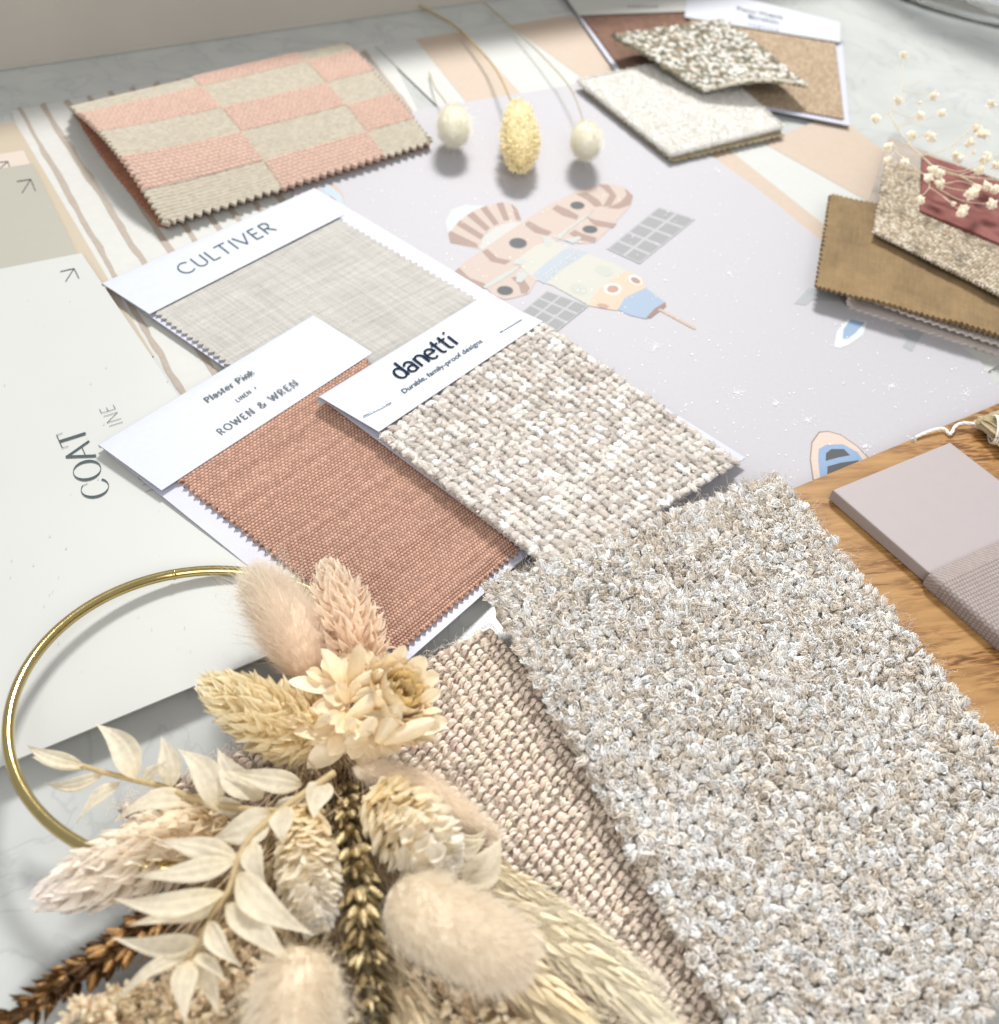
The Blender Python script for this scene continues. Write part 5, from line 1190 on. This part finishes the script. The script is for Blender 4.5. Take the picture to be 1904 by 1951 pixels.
# soft underlayer cushion so the arrangement is not see-through
b = Bag(); furry(b, pxpath([(640, 1520, .012), (600, 1750, .010), (560, 1980, .008), (540, 2200, .008)], 24), 0.034, 5200, 0.020, lin(240, 216, 178), lin(248, 230, 196), rg, 0.00009, fwd=1.2, core=0.30, prof=lambda u: 0.25 + 0.9 * u ** 0.7, wild=0.4)
b.build('grass_filler', M_hair, WZ)
# pampas plumes at the right
def plume(pts, R_, n, c0, c1):
    b = Bag(); p = pxpath(pts, 30); furry(b, p, R_, n, R_ * 2.2, c0, c1, rg, 0.00009, fwd=2.4, core=0.12, prof=lambda u: 0.35 + 0.65 * np.sin(np.pi * np.clip(u, 0, 1) ** 0.7), wild=0.28, K=6)
    bracts(b, p, R_ * 0.9, 130, R_ * 1.1, R_ * 0.22, c0, c1, rg, blade(3, 6, 1.2, .3, .1, .3, .3), fwd=2.6, jit=0.25); b.build('pampas_plume', M_hair, WZ)
plume([(900, 1700, .024), (1060, 1800, .022), (1190, 1890, .019), (1300, 1985, .016)], 0.0075, 1500, lin(253, 243, 216), lin(253, 246, 228))
plume([(820, 1740, .020), (980, 1860, .020), (1090, 1960, .018), (1150, 2080, .016)], 0.0090, 1800, lin(252, 238, 206), lin(252, 242, 216))
plume([(760, 1760, .016), (860, 1880, .016), (930, 2000, .014), (980, 2150, .012)], 0.0090, 1600, lin(238, 216, 178), lin(242, 222, 188))
plume([(880, 1640, .022), (1000, 1700, .021), (1120, 1780, .019), (1230, 1860, .016)], 0.0050, 900, lin(253, 243, 216), lin(253, 246, 228))
plume([(640, 1750, .020), (590, 1860, .024), (520, 1960, .024), (460, 2100, .022)], 0.0075, 1500, lin(248, 234, 204), lin(250, 238, 210))
plume([(690, 1780, .018), (760, 1900, .024), (800, 2000, .024), (830, 2120, .022)], 0.0080, 1500, lin(246, 230, 198), lin(250, 238, 210))
plume([(520, 1700, .018), (430, 1820, .020), (340, 1930, .020), (240, 2060, .018)], 0.0070, 1400, lin(244, 226, 190), lin(250, 236, 206))
plume([(300, 1900, .012), (200, 1960, .010), (90, 2040, .008)], 0.0070, 900, lin(242, 226, 194), lin(244, 230, 204))
# bunny tails
def tail(pts, wpx, n, hl, c0, c1, core=0.70, fwd=0.8, prof=None, wild=0.22):
    b = Bag(); p = pxpath(pts, 30); m = pts[len(pts) // 2]; R_ = px2m(*m, wpx / 2)
    furry(b, p, R_, n, R_ * hl, c0, c1, rg, 0.000055, fwd=fwd, core=core, prof=prof, wild=wild); b.build('bunny_tail', M_hair, WZ)
PE0, PE1 = lin(255, 233, 208), lin(255, 246, 230)
tail([(602, 1300, .026), (568, 1225, .030), (525, 1150, .033), (482, 1096, .035)], 128, 10000, 0.72, PE0, PE1)
tail([(672, 1462, .028), (755, 1490, .027), (840, 1530, .025), (935, 1590, .022)], 108, 4500, 0.75, lin(255, 238, 212), lin(255, 241, 220), core=0.5, fwd=1.3, wild=0.28)
tail([(745, 1700, .036), (815, 1742, .038), (905, 1790, .036), (1005, 1838, .032)], 158, 12000, 0.58, lin(255, 244, 222), lin(255, 242, 222), core=0.74, fwd=0.45, prof=lambda u: np.clip(1 - np.abs(2 * u - 1) ** 3.2, 0, 1) ** 0.5)
tail([(575, 1826, .034), (566, 1880, .038), (560, 1950, .038), (555, 2040, .034)], 168, 11000, 0.58, lin(255, 244, 222), lin(255, 242, 222), core=0.74, fwd=0.35, prof=lambda u: np.clip(1 - np.abs(2 * u - 1) ** 3.2, 0, 1) ** 0.5)
# canary grass heads
bt2 = blade(3, 6, 1.1, 0.35, -0.1, 0.35, 0.4)
def canary(pts, wpx, n, c0, c1, ln=0.42, wd=0.14, fwd=0.9, hair=1500, tm=bt2, lab=None):
    b = Bag(); p = pxpath(pts, 30); m = pts[len(pts) // 2]; R_ = px2m(*m, wpx / 2)
    furry(b, p, R_ * 0.78, hair, R_ * 0.22, c0, c1, rg, 0.00005, core=0.80)
    bracts(b, p, R_ * 1.45, n, R_ * ln * 1.75, R_ * wd * 1.9, c0, c1, rg, tm, fwd=fwd * 0.6, jit=0.26); b.build('canary_grass', M_bract, WZ)
canary([(690, 1290, .026), (672, 1220, .030), (648, 1150, .033), (625, 1082, .035)], 108, 330, lin(255, 232, 206), lin(255, 242, 224))
canary([(605, 1400, .026), (545, 1380, .029), (470, 1345, .031), (396, 1306, .032)], 122, 360, lin(255, 238, 196), lin(255, 245, 215))
canary([(440, 1570, .020), (330, 1610, .022), (210, 1660, .022), (92, 1708, .020)], 124, 340, lin(253, 238, 208), lin(250, 244, 238), ln=0.5, wd=0.2, fwd=1.5)
# papery cones
ct = blade(5, 6, 0.6, 0.25, 0.35, 0.6, 0.7)
def cone(pts, wpx, n):
    b = Bag(); p = pxpath(pts, 24); m = pts[len(pts) // 2]; R_ = px2m(*m, wpx / 2)
    pr_ = lambda u: np.clip(0.45 + 1.3 * u - 1.65 * u ** 3, 0.12, 1)
    furry(b, p, R_ * 0.6, 10, R_ * 0.1, lin(214, 190, 140), lin(230, 220, 200), rg, core=1.0, prof=pr_)
    bracts(b, p, R_ * 1.5, n, R_ * 0.62, R_ * 0.60, lin(246, 232, 196), lin(253, 251, 247), rg, ct, fwd=0.9, jit=0.10, prof=pr_)
    bracts(b, p, R_ * 1.35, n, R_ * 0.50, R_ * 0.56, lin(238, 218, 172), lin(248, 242, 228), rg, ct, fwd=1.1, jit=0.12, prof=pr_)
    b.build('papery_cone', M_petal, WZ)
cone([(722, 1520, .030), (765, 1560, .033), (810, 1610, .034), (846, 1655, .032)], 150, 130)
cone([(575, 1548, .032), (582, 1620, .034), (592, 1690, .035), (603, 1765, .034)], 118, 150)
# wheat ears
V_, F_ = ellipsoid(8, 7, 0); V_ = V_.copy(); V_[:, 0] *= (1 - 0.25 * V_[:, 1]); V_[:, 2] *= (1 - 0.25 * V_[:, 1]); V_[:, 2] += 0.12 * np.cos(V_[:, 1] * 2)
def wheat(pts, wpx, rows, c0, c1, per=7):
    b = Bag(); p = pxpath(pts, 60); m = pts[len(pts) // 2]; R_ = px2m(*m, wpx / 2)
    b.add(*strands(p[None], R_ * 0.28, np.array(c0) * 0.25, 8))
    for k in range(rows):
        u = np.full(per * 2, (k + 0.4) / rows) + rg.normal(size=per * 2) * 0.006; q, t, a, b_ = path_frames_at(p, u)
        th_ = np.arange(per * 2) / per * np.pi * 1.0 * 2 / 2 + k * 0.4 + rg.normal(size=per * 2) * 0.1; inner = (np.arange(per * 2) % 2)[:, None]
        rd = np.cos(th_)[:, None] * a + np.sin(th_)[:, None] * b_; Y = unit(rd * (0.95 - 0.45 * inner) + t * 0.8 + rg.normal(size=(per * 2, 3)) * 0.12); X = unit(np.cross(Y, rd)); Z = np.cross(X, Y)
        sc = R_ * (0.55 + 0.5 * np.sin(np.pi * min(1, (k + 1.5) / rows * 1.1)) ** 0.5)
        col = np.where(rg.random((per * 2, 1)) < 0.55, np.array(c0), np.array(c1)) * (1 + 0.15 * rg.normal(size=(per * 2, 1)))
        b.add(*inst(V_, F_, q + Y * sc * 0.42 + rd * sc * 0.12, X * sc * 0.20, Y * sc * 0.52, Z * sc * 0.20, np.clip(col, 0.01, 1)))
        # pointed husks at the root of each grain
    n = rows * 9; u = rg.random(n); q, t, a, b_ = path_frames_at(p, u); th_ = rg.random(n) * 2 * np.pi; rd = np.cos(th_)[:, None] * a + np.sin(th_)[:, None] * b_; Y = unit(rd + t * 0.7); X = unit(np.cross(Y, rd)); Z = np.cross(X, Y)
    hb = blade(3, 5, 1.2, .4, .1, .3, .4); b.add(*inst(hb[0], hb[1], q + rd * R_ * .15, X * R_ * .22, Y * R_ * .85, Z * R_ * .6, vary(np.array(c0) * 0.55, n, rg, .2)))
    b.build('golden_wheat_ear', M_gold, WZ)
wheat([(655, 1490, .024), (668, 1580, .028), (682, 1700, .031), (700, 1830, .031), (716, 1975, .029)], 104, 13, lin(214, 194, 150), lin(150, 130, 92), per=5)
wheat([(340, 1725, .018), (250, 1790, .018), (130, 1870, .016), (0, 1960, .013)], 98, 10, lin(182, 142, 94), lin(88, 64, 42), per=6)
# leafy sprigs
def leaf_mesh(base, tip, wpx, zb, zt, parent, rng, side=0.0):
    B_ = P(base[0], base[1], zb); T_ = P(tip[0], tip[1], zt); ns, nt = 9, 18; t = np.linspace(0, 1, nt); d = T_ - B_; L = np.linalg.norm(d); Y = d / L
    nrm = unit(Zup * 0.8 + (EYE - B_) / np.linalg.norm(EYE - B_) * 0.5 + rng.normal(size=3) * 0.28); nrm = unit(nrm - Y * (nrm @ Y)); X = np.cross(Y, nrm)
    w = S((base[0] + tip[0]) / 2, (base[1] + tip[1]) / 2, zt) * wpx * 1.0; s = np.linspace(-1, 1, ns)
    prof = np.sin(np.pi * t ** 0.72) ** 1.05 * (1 - 0.45 * t) * 1.3; prof[0] = 0.10; prof[-1] = 0.01
    bend = rng.normal() * 0.10 * L; curl = rng.uniform(0.02, 0.12) * L; cup = rng.uniform(0.10, 0.38)
    u = s[None] * np.ones((nt, 1)); tt = t[:, None] * np.ones((1, ns))
    lx = u * prof[:, None] * w / 2; lz = cup * np.abs(u) ** 1.5 * prof[:, None] * w / 2 + curl * np.sin(tt * np.pi) - curl * 0.6 * tt ** 2 + 0.00030 * np.cos(u * 17 + tt * 1.5) * prof[:, None] + w * 0.06 * np.sin(tt * 9 + rng.random() * 6) * u
    V = B_ + X * (lx + bend * np.sin(tt * np.pi))[..., None] + Y * (tt * L)[..., None] + nrm * lz[..., None]
    c = np.array(lin(250, 240, 216)) * (1 + 0.04 * rng.normal()); C = c * (0.95 + 0.045 * np.cos(u * 17 + tt * 1.5))[..., None] * (1 - 0.10 * np.exp(-(u / 0.10) ** 2))[..., None]; yel = np.array(lin(240, 222, 180)); k = (np.exp(-tt / 0.15) * 0.7)[..., None]
    C = C * (1 - k) + yel * k
    return mesh('leaf', V.reshape(-1, 3), gridF(ns, nt), M_leaf, parent, col=soft(C).reshape(-1, 3))
B3 = lambda x, y: (x * 0.32, 1485 + y * 0.32); B1 = lambda x, y: (x * 0.36, 1028 + y * 0.36); B4 = lambda x, y: (533 + x * 0.4, 1447 + y * 0.4)
def sprig(stem, leaves, r_=0.0011):
    b = Bag(); stem_geo(b, stem, r_, lin(226, 204, 158), n=50, sides=8, taper=0.6); so = b.build('leaf_sprig', M_leaf, WZ)
    for base, tip, w, zb, zt in leaves: leaf_mesh(base, tip, w, zb, zt, so, rg)
L1 = [((1620, 215), (1250, 355), 62, .040, .041), ((1415, 470), (930, 355), 44, .041, .042), ((1405, 490), (790, 565), 42, .041, .043), ((1340, 680), (650, 685), 46, .040, .042), ((1300, 700), (860, 830), 50, .039, .041),
      ((1255, 800), (760, 872), 30, .038, .038), ((1200, 965), (660, 940), 40, .037, .039), ((1130, 1040), (680, 1330), 26, .036, .034), ((1125, 1080), (1110, 1457), 46, .037, .039),
      ((1150, 1070), (1300, 1410), 36, .036, .034), ((1160, 1050), (1345, 1205), 26, .038, .039), ((1240, 850), (1438, 1112), 36, .040, .042), ((1345, 750), (1738, 1105), 52, .042, .045), ((1410, 565), (1862, 918), 58, .043, .046),
      ((1500, 375), (1590, 640), 40, .041, .040), ((1700, 160), (1690, 390), 44, .041, .041)]
sprig([(*B3(1990, -40), .036), (*B3(1800, 90), .038), (*B3(1640, 210), .040), (*B3(1500, 335), .041), (*B3(1420, 470), .041), (*B3(1360, 660), .040), (*B3(1270, 800), .038), (*B3(1130, 1055), .036)],
      [(B3(*a), B3(*c), w, z1, z2) for a, c, w, z1, z2 in L1])
L2 = [((440, 1195), (130, 1078), 28, .026, .024), ((430, 1210), (160, 1145), 26, .025, .022), ((550, 1240), (215, 1280), 24, .025, .020), ((720, 1265), (500, 970), 50, .028, .032), ((640, 1285), (400, 1500), 26, .026, .022),
      ((910, 1310), (850, 1035), 42, .029, .034), ((1150, 1430), (930, 1090), 54, .030, .035), ((1010, 1375), (600, 1478), 40, .028, .026), ((1390, 1370), (1150, 1095), 54, .031, .035), ((1600, 1300), (1195, 1225), 44, .033, .036),
      ((1040, 1400), (870, 1600), 36, .028, .024), ((1730, 1290), (1660, 1490), 48, .036, .040), ((1300, 1430), (1000, 1340), 30, .030, .030), ((1450, 1440), (1640, 1330), 30, .032, .036), ((760, 1270), (880, 1180), 24, .029, .034)]
sprig([(*B1(1680, 1395), .034), (*B1(1450, 1440), .032), (*B1(1200, 1412), .030), (*B1(1000, 1360), .029), (*B1(850, 1305), .028), (*B1(700, 1270), .027), (*B1(560, 1235), .026), (*B1(430, 1195), .025)],
      [(B1(*a), B1(*c), w, z1, z2) for a, c, w, z1, z2 in L2], 0.0013)
L3 = [((780, 330), (1005, 312), 34, .026, .030), ((820, 430), (985, 372), 40, .026, .030), ((880, 600), (1058, 365), 62, .027, .034), ((1000, 690), (1380, 688), 44, .026, .028), ((940, 600), (1010, 640), 26, .026, .026), ((700, 440), (840, 560), 60, .028, .026)]
sprig([(*B4(500, 250), .022), (*B4(700, 420), .025), (*B4(860, 590), .026), (*B4(1000, 690), .026)], [(B4(*a), B4(*c), w, z1, z2) for a, c, w, z1, z2 in L3], 0.0009)
# small white pointed pods near the leaves
# ---- strawflower
b = Bag(); R2 = lambda x, y: (380.8 + x * 0.32, 1028 + y * 0.32)
core_c = P(*R2(1195, 925), .040); fc = P(*R2(1150, 960), .036)
up = unit((EYE - fc) * 0.55 + Zup * 0.35 + CXv * 0.45 + CYv * 0.25)
n = 260; d = unit(rg.normal(size=(n, 3)) + up * 1.3); x_ = unit(np.cross(d, rg.normal(size=(n, 3)))); z_ = np.cross(x_, d); bb2 = blade(3, 5, 1.2, .3, .3, .3, .4)
rr_ = rg.normal(size=(n, 3)) * 0.0032; rr_ -= up * (rr_ @ up)[:, None] * 0.7
sf = b.add(*inst(bb2[0], bb2[1], core_c + rr_ - up * 0.004, x_ * .0009, d * .0042, z_ * .002, vary(lin(214, 172, 108), n, rg, .2))).build('strawflower', M_petal, WZ)
def petal(B_, T_, w, nrm, cup, curl, parent, rng, col=(255, 243, 216), tipr=0.55):
    d = T_ - B_; L = np.linalg.norm(d); Y = d / L; nrm = unit(nrm - Y * (nrm @ Y)); X = np.cross(Y, nrm); ns, nt = 9, 12
    s = np.linspace(-1, 1, ns)[None] * np.ones((nt, 1)); t = np.linspace(0, 1, nt)[:, None] * np.ones((1, ns))
    prof = (0.35 + 0.65 * np.sin(np.pi * 0.5 * np.clip(t / 0.55, 0, 1))) * np.where(t > 0.5, np.clip(1 - ((t - 0.5) / 0.502) ** 2, 0.0, 1) ** 0.6, 1)
    lz = cup * w * (np.abs(s) ** 1.8) * prof * 0.5 + curl * L * t ** 2 + 0.00010 * np.cos(s * 16)
    V = B_ + X * (s * prof * w / 2)[..., None] + Y * (t * L)[..., None] + nrm * (lz + w * 0.05 * np.sin(t * 6 + rng.random() * 6) * s)[..., None]
    c = np.array(lin(*col)) * (1 + 0.03 * rng.normal()); C = c * (0.96 + 0.04 * np.cos(s * 16))[..., None]; yl = np.array(lin(246, 224, 170)); k = np.exp(-t / 0.25)[..., None] * 0.7; C = C * (1 - k) + yl * k
    # solid: a second skin just beneath
    V2 = V - nrm * 0.00016; F = gridF(ns, nt)
    return mesh('petal', np.vstack([V.reshape(-1, 3), V2.reshape(-1, 3)]), np.vstack([F, F[:, ::-1] + ns * nt]), M_petal, parent, col=soft(np.vstack([C.reshape(-1, 3)] * 2)))
PT = [((860, 890), (522, 850), 100, .036, .040), ((850, 880), (745, 640), 100, .036, .044), ((900, 870), (925, 622), 122, .037, .045), ((870, 1050), (485, 1085), 105, .034, .036), ((860, 1130), (555, 1185), 130, .034, .034),
      ((890, 1190), (635, 1345), 130, .032, .030), ((950, 1220), (990, 1360), 140, .032, .028), ((1080, 1180), (1110, 1300), 130, .032, .028), ((1180, 1120), (1480, 1085), 110, .036, .036), ((1150, 1180), (1412, 1165), 90, .034, .033),
      ((1290, 880), (1425, 800), 90, .037, .040), ((1230, 830), (1345, 700), 100, .037, .042), ((1110, 820), (1225, 635), 92, .037, .044), ((1020, 850), (1040, 690), 80, .037, .044), ((740, 850), (650, 775), 90, .036, .041),
      ((860, 990), (660, 1010), 95, .036, .039), ((850, 940), (740, 930), 110, .037, .042), ((1000, 1190), (860, 1210), 80, .035, .036), ((1240, 1130), (1330, 1230), 80, .033, .030), ((940, 1130), (870, 1280), 100, .033, .030),
      ((1310, 960), (1435, 900), 70, .038, .041), ((1310, 1030), (1440, 1010), 70, .037, .040)]
for k in range(19):
    an_ = 2 * math.pi * k / 19 + 0.1; q0 = R2(985 + 90 * math.cos(an_), 1000 + 70 * math.sin(an_)); q1 = R2(985 + 430 * math.cos(an_), 1000 + 350 * math.sin(an_) * (0.9 if math.sin(an_) > 0 else 1))
    PT_z = .033 + .003 * math.cos(an_ * 3); B_ = P(*q0, .033); T_ = P(*q1, PT_z - 0.001 * math.sin(an_)); petal(B_, T_, 150 * 0.32 * S(*q1, .033), unit((EYE - B_) * 0.6 + up * 0.5 + rg.normal(size=3) * 0.12), rg.uniform(0.1, 0.35), rg.uniform(-0.1, 0.08), sf, rg, col=(255, 240, 208))
for k in range(11):
    an_ = 2 * math.pi * k / 11 + 0.3; q0 = R2(900 + 40 * math.cos(an_), 1010 + 40 * math.sin(an_)); q1 = R2(900 + 210 * math.cos(an_), 1010 + 170 * math.sin(an_))
    petal(P(*q0, .0355), P(*q1, .042), 95 * 0.32 * S(*q1, .036), unit((EYE - P(*q0, .036)) * 0.6 + up * 0.5), 0.35, rg.uniform(-0.1, 0.15), sf, rg)
for a_, c_, w_, z1, z2 in PT:
    q0 = R2(*a_); q1 = R2(*c_); B_ = P(*q0, z1); T_ = P(*q1, z2); petal(B_, T_, w_ * 0.38 * S(*q1, z2), unit((EYE - B_) * 0.6 + up * 0.6 + rg.normal(size=3) * 0.15), rg.uniform(0.1, 0.55), rg.uniform(-0.15, 0.2), sf, rg)
# bowl of petals closing round the core
a1 = unit(np.cross(up, CYv)); a2 = np.cross(a1, up)
for ring_, (n_p, r0_, r1_, hh_, ww_) in enumerate([(12, .0060, .0135, .006, .0085), (14, .0048, .0098, .0085, .0065), (14, .0040, .0072, .0090, .0048), (12, .0030, .0048, .0085, .0034)]):
    for k in range(n_p):
        th_ = 2 * np.pi * (k + 0.5 * ring_) / n_p + rg.normal() * 0.08; rd = math.cos(th_) * a1 + math.sin(th_) * a2
        B_ = fc + rd * r0_ - up * 0.002; T_ = fc + rd * r1_ + up * hh_ * rg.uniform(0.75, 1.1)
        petal(B_, T_, ww_ * rg.uniform(0.85, 1.15), -rd * 0.8 + up * 0.5, 0.55, 0.16, sf, rg, col=(255, 242, 212) if ring_ < 2 else (246, 226, 172))
# curled inner petals at the left of the core
for a_, c_, w_ in (((860, 1080), (1130, 905), 120), ((1060, 1215), (1180, 985), 140), ((1090, 1210), (1390, 1080), 110), ((860, 1180), (910, 1085), 80), ((920, 1200), (1040, 1075), 90), ((680, 1120), (760, 1060), 70), ((880, 890), (1080, 790), 90), ((900, 960), (1150, 860), 70)):
    B_ = P(*R2(*a_), .0375); T_ = P(*R2(*c_), .0455); petal(B_, T_, w_ * 0.32 * S(*R2(*a_), .042), unit((EYE - B_)), -0.7, -0.12, sf, rg)
# brown papery sepals under the flower, dark twine at the joint
b = Bag(); n = 90; r0 = P(650, 1480, .022) + rg.normal(size=(n, 3)) * .002; e_ = P(rg.uniform(560, 740, n), rg.uniform(1530, 1700, n), rg.uniform(.016, .028, n)); tt = np.linspace(0, 1, 5)[None, :, None]
b.add(*strands(r0[:, None] * (1 - tt) + e_[:, None] * tt + rg.normal(size=(n, 5, 3)) * .0006, 0.0003, vary(lin(120, 84, 48), n, rg, 0.25))); b.build('stalk_bundle', M_leaf, WZ)
